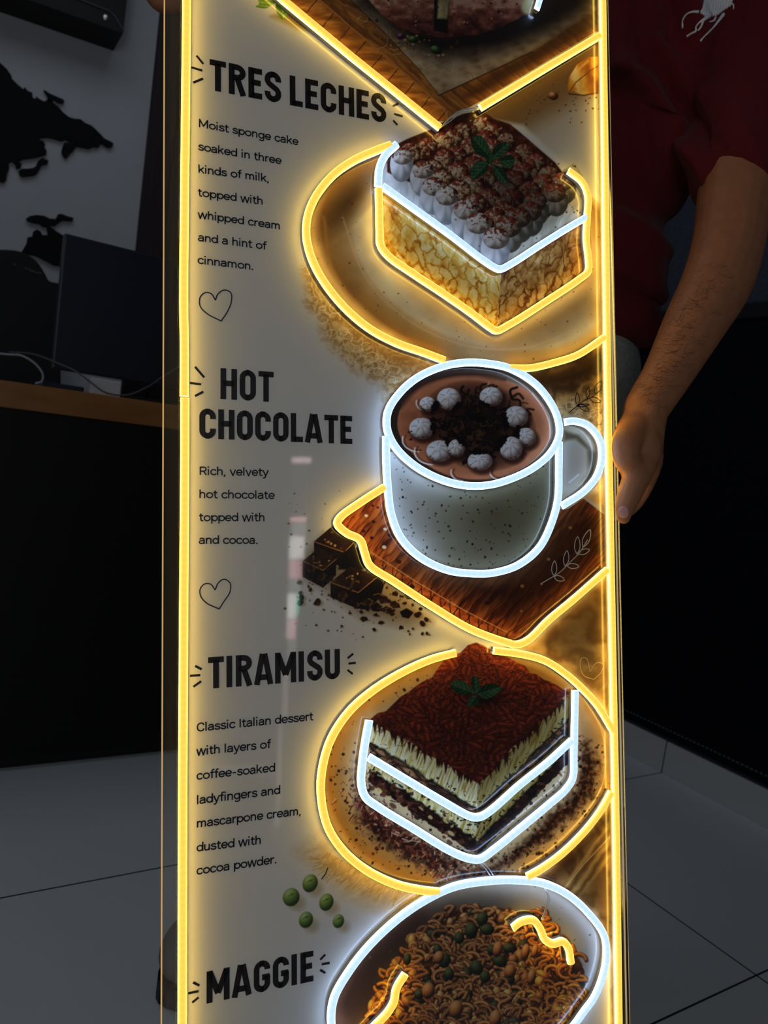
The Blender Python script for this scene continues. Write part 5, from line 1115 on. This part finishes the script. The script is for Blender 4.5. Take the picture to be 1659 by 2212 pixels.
wires([[(952, 276, .004), (966, 262, .004), (985, 246, .006), (1010, 238, .006), (1038, 233, .004)], [(951, 277, .004), (970, 256, .005), (992, 242, .007), (1015, 236, .006), (1039, 234, .004)], [(953, 275, .003), (972, 262, .004), (996, 245, .005), (1036, 236, .004)]], 'thin clear wires joining the two cutting board tubes')
wires([[(1034, 1862, .004), (1048, 1876, .005), (1060, 1893, .004), (1064, 1898, .004)], [(1038, 1861, .004), (1054, 1874, .005), (1068, 1895, .004)]], 'thin clear wires from the tiramisu tube to the bowl tube')
wires([[(1175, 1918, .004), (1182, 1936, .005), (1176, 1965, .005), (1168, 1985, .005)], [(1178, 1918, .004), (1185, 1940, .006), (1178, 1965, .005), (1171, 1986, .005)]], 'thin clear wires from the bowl tube to the right wavy tube')

# slit of daylight behind the viewer, mirrored faintly in the glossy sheet
def mirror_at(px, py, y):
    d = ray(px, py); P = CAM + d * (((S0 - CAM) @ N_) / (d @ N_)); r = d - 2 * (d @ N_) * N_; return P + r * ((y - P[1]) / r[1])
GAP_Y = -1.9
win_o = empty('window_1', mirror_at(620, 1400, GAP_Y)); tag(win_o, kind='structure')
GAPS = [(988, 1000, 631, 672, (1.0, .72, .76), 8.32), (1000, 1115, 634, 668, (.8, .8, .8), 0.26), (1117, 1127, 628, 662, (1.0, .55, .60), 9.36), (1130, 1156, 630, 662, (.75, .75, .74), 3.38), (1158, 1208, 626, 658, (1.0, .98, .94), 8.84), (1210, 1250, 625, 652, (1.0, .56, .62), 6.76), (1252, 1280, 624, 649, (.6, .75, .7), 2.60), (1282, 1336, 622, 640, (1.0, .98, .95), 8.84), (1282, 1330, 640, 646, (.2, .9, .62), 6.76), (1338, 1380, 620, 640, (1.0, .62, .66), 6.76), (1382, 1440, 622, 640, (.9, .85, .8), 1.82), (1442, 1560, 612, 624, (1.0, .8, .72), 1.82), (1562, 1740, 602, 610, (.95, .95, .95), 1.56), (1745, 1880, 592, 606, (.95, .95, .95), 1.43), (1885, 2040, 583, 596, (.95, .95, .95), 1.04), (1652, 1672, 440, 600, (.9, .88, .85), .9)]
for (ya, yb, xa, xb, c, e) in GAPS:
    P = [mirror_at(x, y, GAP_Y) - loc_of(win_o) for x, y in ((xa, ya), (xb, ya), (xb - (yb - ya) * .03, yb), (xa - (yb - ya) * .03, yb))]
    mesh_obj('pane', P, [(0, 1, 2, 3)], emit('daylight_%d' % ya, c, e), win_o)

_all = np.array([mirror_at(x, y, GAP_Y) for (ya, yb, xa, xb, c, e) in GAPS for x, y in ((xa, ya), (xb, yb))]); _x0, _x1, _z1 = _all[:, 0].min() - .03, _all[:, 0].max() + .03, _all[:, 2].max() + .05
for xa, xb in ((_x0 - .05, _x0), (_x1, _x1 + .05)):
    child_box('frame', (xa, GAP_Y - .02, 0.0), (xb, GAP_Y + .02, _z1), M['black'], win_o)
child_box('frame', (_x0 - .05, GAP_Y - .02, _z1), (_x1 + .05, GAP_Y + .02, _z1 + .05), M['black'], win_o)
# ---------------------------------------------------------------- the person holding the sign
from mathutils.bvhtree import BVHTree
def Wd(px, py, d): return CAM + C2W @ (np.array([px - CX, -(py - CY), -F_PX]) / F_PX * d)
FWD, RGT, UPC = C2W @ np.array([0, 0, -1.0]), C2W @ np.array([1.0, 0, 0]), C2W @ np.array([0, 1.0, 0])
M['skin'] = mat('skin', (0.40, 0.168, 0.082), 0.52, 0.35, noise=0.10, scale=60, bump=0.25, bscale=420, sss=0.12)
M['nail'] = mat('nail', (0.52, 0.26, 0.22), 0.3, 0.5)
M['hairs'] = mat('dark_hair', (0.012, 0.009, 0.008), 0.6)
M['shirt'] = mat('maroon_pique', (0.125, 0.0105, 0.016), 0.85, 0.15, bump=0.35, bscale=900, sheen=0.08)
M['trouser'] = mat('grey_trouser', (0.30, 0.31, 0.30), 0.9, 0.1, noise=0.2, scale=120, bump=0.3, bscale=500)
M['thread'] = mat('white_embroidery', (0.92, 0.93, 0.98), 0.8, 0.2, bump=0.6, bscale=1200)
M['shoe'] = mat('grey_shoe', (0.22, 0.20, 0.20), 0.6, 0.3)
M['sole'] = mat('navy_sole', (0.012, 0.015, 0.045), 0.5, 0.4)
P0 = np.array([0.62, 0.98, 0.0])
person = empty('person', P0); tag(person, 'person in a maroon polo shirt and grey trousers holding up the glowing sign', 'person')
def blend(name, chains, ells, voxel, m, parent, fold=None, smooth=8):
    bm = bmesh.new()
    for ch in chains:
        pts = [np.array(c[:3]) - P0 for c in ch]; rad = [c[3] for c in ch]
        pp = catmull([list(p) + [r] for p, r in zip(pts, rad)], sub=5) if len(ch) > 2 else np.array([list(p) + [r] for p, r in zip(pts, rad)])
        add_tube(bm, pp[:, :3], list(pp[:, 3]), 20)
        for q in (pp[0], pp[-1]):
            r = bmesh.ops.create_uvsphere(bm, u_segments=16, v_segments=10, radius=float(q[3])); bmesh.ops.translate(bm, verts=r['verts'], vec=Vector(q[:3]))
    for c, ax in ells:
        r = bmesh.ops.create_uvsphere(bm, u_segments=24, v_segments=16, radius=1.0)
        A = np.array(ax)
        for v in r['verts']: v.co = Vector((np.array(c) - P0) + A.T @ np.array(v.co))
    bmesh.ops.recalc_face_normals(bm, faces=bm.faces[:])
    me = bpy.data.meshes.new('t'); bm.to_mesh(me); bm.free(); o = bpy.data.objects.new('t', me); COL.objects.link(o)
    a = o.modifiers.new('r', 'REMESH'); a.mode = 'VOXEL'; a.voxel_size = voxel
    b = o.modifiers.new('s', 'SMOOTH'); b.factor = 0.5; b.iterations = smooth
    dg = bpy.context.evaluated_depsgraph_get(); dg.update()
    r = bpy.data.meshes.new_from_object(o.evaluated_get(dg)); r.name = name
    bpy.data.objects.remove(o); bpy.data.meshes.remove(me)
    if fold:
        n = len(r.vertices); co = np.empty(n * 3, np.float32); no = np.empty(n * 3, np.float32)
        r.vertices.foreach_get('co', co); r.vertices.foreach_get('normal', no); co = co.reshape(-1, 3).astype(float); no = no.reshape(-1, 3)
        co += no * fold(co + P0)[:, None]; r.vertices.foreach_set('co', co.ravel().astype(np.float32))
    r.materials.clear(); r.materials.append(m); r.polygons.foreach_set('use_smooth', [True] * len(r.polygons)); r.update()
    ob = bpy.data.objects.new(name, r); COL.objects.link(ob); ob.parent = parent; return ob
def C(px, py, d, r): return (*Wd(px, py, d), r)
def E3(px, py, d, rx, ry, rz): return (Wd(px, py, d), [RGT * rx, UPC * ry, FWD * rz])
sh_l, el_l, wr_l = (1640, 70, 1.08), (1583, 520, 1.01), (1388, 892, .925)
arm_l = [C(1640, 70, 1.08, .058), C(1612, 250, 1.05, .052), C(1592, 390, 1.02, .0495), C(1574, 520, .985, .0456), C(1548, 610, .955, .0440), C(1500, 700, .925, .0380), C(1438, 815, .890, .0290), C(1392, 888, .869, .0258)]
hand_l = [[C(1394, 885, .870, .0258), C(1388, 918, .866, .0258), C(1385, 950, .866, .0254), C(1384, 985, .866, .0246), C(1386, 1012, .870, .0215)],
          [C(1376, 915, .862, .020), C(1360, 942, .842, .0180), C(1352, 962, .831, .0160), C(1354, 990, .831, .0150), C(1370, 1014, .840, .0145)],
          [C(1387, 975, .858, .0205), C(1381, 1010, .845, .0180), C(1371, 1040, .833, .0150), C(1360, 1068, .829, .0136), C(1350, 1098, .825, .0108), C(1347, 1117, .825, .0080)],
          [C(1402, 998, .884, .0160), C(1390, 1044, .890, .0128), C(1366, 1090, .896, .0102), C(1338, 1110, .900, .0090), C(1306, 1108, .900, .0080)],
          [C(1404, 985, .894, .016), C(1384, 1035, .915, .0120), C(1344, 1068, .925, .0105), C(1296, 1066, .918, .0085)],
          [C(1400, 960, .900, .016), C(1376, 1000, .930, .0115), C(1330, 1024, .938, .0100), C(1286, 1020, .926, .0082)],
          [C(1394, 935, .902, .016), C(1366, 965, .930, .0100), C(1320, 980, .938, .0090), C(1286, 976, .926, .0075)]]
PALM = [E3(1385, 965, .856, .0225, .036, .024)]
arm_r = [C(1110, 70, 1.20, .058), C(980, 250, 1.18, .050), C(800, 330, 1.13, .044), C(760, 320, 1.10, .043), C(600, 150, .96, .037), C(452, -40, .815, .028)]
HR = [[(452, -40, .815, .028), (400, -66, .775, .028), (372, -62, .755, .025)],
          [(398, -52, .765, .022), (366, -30, .745, .017), (340, -22, .730, .0145), (350, -2, .716, .0125), (378, 2, .712, .0110), (396, 0, .712, .0095)],
          [(386, -70, .765, .020), (350, -60, .745, .015), (326, -52, .728, .0130), (342, -42, .714, .0115), (384, -38, .710, .0095)],
          [(386, -90, .768, .018), (350, -92, .748, .014), (328, -88, .730, .0125), (344, -80, .714, .0110), (386, -78, .711, .0090)],
          [(388, -110, .772, .017), (356, -122, .752, .013), (336, -122, .734, .0115), (350, -116, .716, .0105), (388, -114, .712, .0085)],
          [(420, -90, .782, .017), (420, -140, .765, .014), (404, -176, .742, .0125), (392, -196, .726, .0100)]]
_q = lambda px, py, d: (px, py, max(d, .742)) if d < .752 else (px, py, d)
hand_r = [[(*Wd(*_q(*[(c_ * 1.0) for c_ in p_[:3]])), p_[3]) for p_ in ch_] for ch_ in HR]
chest = [E3(1376, 20, 1.16, .17, .14, .105), E3(1320, 200, 1.17, .155, .14, .105), E3(1255, 400, 1.18, .145, .14, .105), E3(1195, 600, 1.19, .145, .13, .11), E3(1150, 790, 1.20, .150, .11, .115)]
foot_r, foot_l = np.array([0.522, 1.06, 0.06]), np.array([0.78, 0.90, 0.06])
def toward(a, b, t): return tuple(np.array(a) + (np.array(b) - np.array(a)) * t)
hp_r, hp_l = Wd(1085, 830, 1.20), Wd(1215, 830, 1.20)
kn_r = (hp_r + foot_r) / 2 + np.array([0.0, -0.04, .02]); kn_l = (hp_l + foot_l) / 2 + np.array([0.02, -0.02, .02])
legs = [[(*hp_r, .085), (*kn_r, .056), (*toward(kn_r, foot_r, .4), .054), (*foot_r, .038)], [(*hp_l, .085), (*kn_l, .056), (*toward(kn_l, foot_l, .4), .054), (*foot_l, .038)]]
f_dir_r = np.array([-0.72, -0.60, 0]); f_dir_r /= np.linalg.norm(f_dir_r); f_dir_l = np.array([-0.1, -1.0, 0]); f_dir_l /= np.linalg.norm(f_dir_l)
feet = [[(*(foot_r + np.array((0, 0, -.012))), .036), (*(foot_r + f_dir_r * .13 + np.array((0, 0, -.022))), .026)], [(*(foot_l + np.array((0, 0, -.012))), .036), (*(foot_l + f_dir_l * .13 + np.array((0, 0, -.022))), .026)]]
neck = Wd(1385, -200, 1.15); headp = Wd(1392, -380, 1.12)
headE = [(headp, [RGT * .076, UPC * .115, FWD * .098]), (headp - UPC * .055 - FWD * .022, [RGT * .058, UPC * .062, FWD * .068]), (headp - UPC * .012 - FWD * .094, [RGT * .013, UPC * .026, FWD * .018]),
         (headp + RGT * .077 - UPC * .01, [RGT * .010, UPC * .032, FWD * .018]), (headp - RGT * .077 - UPC * .01, [RGT * .010, UPC * .032, FWD * .018]), (headp - UPC * .062 - FWD * .084, [RGT * .026, UPC * .010, FWD * .012])]
body = blend('body', [arm_l, arm_r] + hand_l + hand_r + legs + feet + [[(*Wd(1378, -60, 1.16), .062), (*neck, .055), (*(headp - UPC * .05), .06)], [C(1376, -30, 1.16, .065), C(1560, 0, 1.12, .06), C(1640, 70, 1.08, .058)], [C(1376, -30, 1.16, .065), C(1200, 0, 1.18, .06), C(1110, 70, 1.2, .058)]],
             chest + PALM + [E3(1150, 850, 1.20, .155, .10, .115)] + headE, 0.0025, M['skin'], person, smooth=4)
hair_cap = blend('hair', [], [(headp + UPC * .03 + FWD * .012, [RGT * .084, UPC * .098, FWD * .100])], 0.006, M['hairs'], person)
for s in (-1, 1):
    eyes = bmesh.new(); r = bmesh.ops.create_uvsphere(eyes, u_segments=12, v_segments=8, radius=0.009); bmesh.ops.translate(eyes, verts=r['verts'], vec=Vector(headp + RGT * .031 * s + UPC * .006 - FWD * .082 - P0))
    bm_obj('eye', eyes, M['hairs'], person, True)
def folds(P):
    rel = P - CAM; x, y, z = rel @ RGT, rel @ UPC, rel @ FWD; px = CX + F_PX * x / z; py = CY - F_PX * y / z
    u = (px * .86 + py * -.42) / 62; v = (px * .42 + py * .86) / 330           # drapes falling to the lower right
    n = vnoise(v * 2.2, u * .7, 3); a = np.sin(u * 2.4 + n * 5.5)
    f = .0135 * np.sign(a) * np.abs(a) ** 1.3 * (0.35 + .9 * vnoise(u * .8, v * 2, 9)) + .006 * (vnoise(px / 90, py / 120, 5) - .5)
    w = np.clip((py + 200) / 220, .15, 1); w = w * np.where(px > 1530, .35, 1.0)
    f = f * w
    for pl, a_, sg in (([(1338, -60), (1346, 60), (1338, 150)], .016, 26), ([(1336, 145), (1400, 190), (1440, 260), (1462, 350)], .016, 20), ([(1415, 90), (1452, 150), (1480, 220), (1500, 330)], .016, 18), ([(1370, 250), (1400, 360), (1410, 460)], .009, 24), ([(1340, 470), (1400, 500), (1440, 540)], .010, 20), ([(1340, 580), (1390, 610), (1430, 640)], .010, 20)):
        f = f + np.where(z < 1.22, a_ * np.exp(-(seg_dist(px, py, np.array(pl, float), False) / sg) ** 2), 0)
    return f
sleeve_l = [C(1640, 60, 1.085, .078), C(1626, 180, 1.065, .076), C(1606, 330, 1.042, .073), C(1600, 366, 1.036, .0725)]
sleeve_r = [C(1110, 60, 1.20, .078), C(1040, 170, 1.19, .074), C(975, 260, 1.18, .068)]
shirt = blend('shirt', [sleeve_l, sleeve_r, [C(1376, -40, 1.15, .085), C(1540, -20, 1.12, .085), C(1640, 50, 1.085, .08)], [C(1376, -40, 1.15, .085), C(1210, -10, 1.18, .08), C(1110, 60, 1.2, .078)], [(*Wd(1378, -150, 1.155), .066), (*Wd(1378, -90, 1.16), .075)]],
              [E3(1384, 20, 1.14, .185, .150, .118), E3(1335, 190, 1.15, .175, .15, .12), E3(1272, 380, 1.16, .160, .14, .12), E3(1225, 560, 1.17, .158, .13, .122), E3(1188, 715, 1.18, .162, .085, .124), E3(1330, 80, 1.10, .13, .14, .085), E3(1470, 20, 1.08, .11, .12, .07)],
              0.0042, M['shirt'], person, folds, 10)
trousers = blend('trousers', [[(*hp_r, .108), (*kn_r, .076), (*toward(kn_r, foot_r, .75), .066)], [(*hp_l, .108), (*kn_l, .076), (*toward(kn_l, foot_l, .75), .066)]],
                 [E3(1165, 800, 1.19, .160, .105, .13)], 0.006, M['trouser'], person, lambda P: .006 * (fbm(P[:, 0] * 16, P[:, 2] * 9, 4, 2) - .5) * 2)
def shoe(f, d):
    up = np.array([0, 0, 1.0]); s = np.cross(up, d)
    toe = f + d * .165; toe[2] = .048; mid = f + d * .07; mid[2] = .062; heel = f - d * .045; heel[2] = .056; ank = f.copy(); ank[2] = .10
    o = blend('shoe', [[(*heel, .044), (*ank, .050)]], [(toe, [d * .075, s * .052, up * .040]), (mid, [d * .09, s * .052, up * .052]), (heel, [d * .055, s * .046, up * .052])], 0.004, M['shoe'], person)
    bm = bmesh.new(); ol = []
    for a in np.linspace(0, 2 * math.pi, 40, endpoint=False):
        c, q = math.cos(a), math.sin(a); w = .053 if c > -.2 else .047
        ol.append(f + d * (.065 + .178 * c) + s * w * np.sign(q) * abs(q) ** .7 - P0)
    lo = [bm.verts.new((p[0], p[1], .001)) for p in ol]; hi = [bm.verts.new((p[0], p[1], .030)) for p in ol]
    bm.faces.new(lo[::-1]); bm.faces.new(hi)
    for i in range(40): bm.faces.new((lo[i], lo[(i + 1) % 40], hi[(i + 1) % 40], hi[i]))
    bm_obj('sole', bm, M['sole'], o); return o
shoe(foot_r, f_dir_r); shoe(foot_l, f_dir_l)
def bvh_of(o):
    me = o.data; return BVHTree.FromPolygons([v.co + Vector(P0) for v in me.vertices], [tuple(p.vertices) for p in me.polygons])
B_shirt, B_body = bvh_of(shirt), bvh_of(body)
def hit(b, px, py, lift):
    d = ray(px, py); h = b.ray_cast(Vector(CAM), Vector(d))
    if h[0] is None: return None, None
    n = np.array(h[1]); return np.array(h[0]) + n * lift, n
# embroidered white emblem on the chest
bm = bmesh.new(); fe = lambda x, y: (1400 + x / 6.405, y / 6.405)
for P in [[(700, 165, 36), (610, 165, 28), (540, 195, 22), (490, 260, 22), (478, 310, 16), (478, 350, 26), (478, 395, 14)],
          [(850, 210, 70), (770, 270, 46), (700, 320, 22), (662, 380, 20), (660, 430, 30), (590, 470, 24), (540, 505, 30)],
          [(760, 290, 30), (730, 370, 26), (690, 425, 22)],
          [(930, 240, 26), (905, 285, 26), (850, 305, 14)],
          [(1040, 200, 50), (970, 290, 38), (900, 380, 26), (820, 460, 22), (760, 520, 20), (720, 570, 32)],
          [(1130, 40, 20), (1170, 60, 20), (1180, 100, 18), (1175, 130, 14)]]:
    P = catmull(P, sub=5); pts, rr = [], []
    for x, y, w in P:
        p, n = hit(B_shirt, *fe(x, y), 0.0006)
        if p is not None: pts.append(p - P0); rr.append(w / 6.405 * .5 * 1.02 / F_PX)
    if len(pts) > 2: add_tube(bm, pts, rr, 10)
for k in range(13):                                      # the stitched mass above the legs, strand by strand
    x0 = 735 + k * 31; P = []
    top = -260 + 30 * abs(k - 6); bot = 130 + 100 * math.sin((k + 1.5) / 14 * math.pi) - (k - 5) * 6
    pts = []
    for t in np.linspace(0, 1, 16):
        y = top + (bot - top) * t; x = x0 + 26 * math.sin(t * 2.2 + k) * .4 + (1 - t) * 60 - (10 if t > .8 else 0)
        p, n = hit(B_shirt, *fe(x, y), 0.0008)
        if p is not None: pts.append(p - P0)
    if len(pts) > 3: add_tube(bm, pts, [0.0016] + [0.0024] * (len(pts) - 2) + [0.0014], 8)
em = bm_obj('emblem', bm, M['thread'], shirt, True); em['label'] = 'white embroidered emblem on the chest'
# thumbnail and forearm hair
p, n = hit(B_body, 1347, 1107, -0.0016)
if p is not None:
    ax = Wd(1349, 1118, .825) - Wd(1352, 1092, .826); ax -= n * (ax @ n); ax /= np.linalg.norm(ax); sd = np.cross(n, ax)
    bm = bmesh.new(); r = bmesh.ops.create_uvsphere(bm, u_segments=16, v_segments=10, radius=1.0)
    for v in r['verts']: c = np.array(v.co); v.co = Vector(p - P0 + ax * c[0] * .0075 + sd * c[1] * .0062 + n * c[2] * .0026)
    o = bm_obj('thumbnail', bm, M['nail'], body, True); o['label'] = 'pinkish thumbnail'
bm = bmesh.new(); rng = np.random.RandomState(9)
for k in range(230):
    t = rng.rand() ** .8; cxp, cyp = 1560 - 170 * t, 560 + 300 * t; a = math.atan2(300, -170); off = rng.randn() * 26 + 8
    x, y = cxp + off * .85, cyp + off * .5; L = 10 + rng.rand() * 16; b = a + rng.randn() * .45 + .35; pts = []
    for q in np.linspace(0, 1, 5):
        p, n = hit(B_body, x + L * q * math.cos(b + q * .5), y + L * q * math.sin(b + q * .5), 0.0002 + .0012 * q)
        if p is None or (pts and np.linalg.norm(p - P0 - pts[-1]) > .02): break
        pts.append(p - P0)
    if len(pts) == 5: add_tube(bm, pts, [.00013, .00012, .0001, .00008, .00004], 4, False)
o = bm_obj('arm_hair', bm, M['hairs'], body); o['kind'] = 'stuff'

_co = np.array([v.co[:] for v in body.data.vertices]) + P0; _d = (_co - S0) @ N_; _u = (_co - S0) @ U_; _v = (_co - S0) @ V_
_k = (_d > -.006) & (_d < .0) & (_u > aL) & (_u < aR); print('BODY in sheet:', int(_k.sum()), _u[_k][:5], _v[_k][:5], aR)
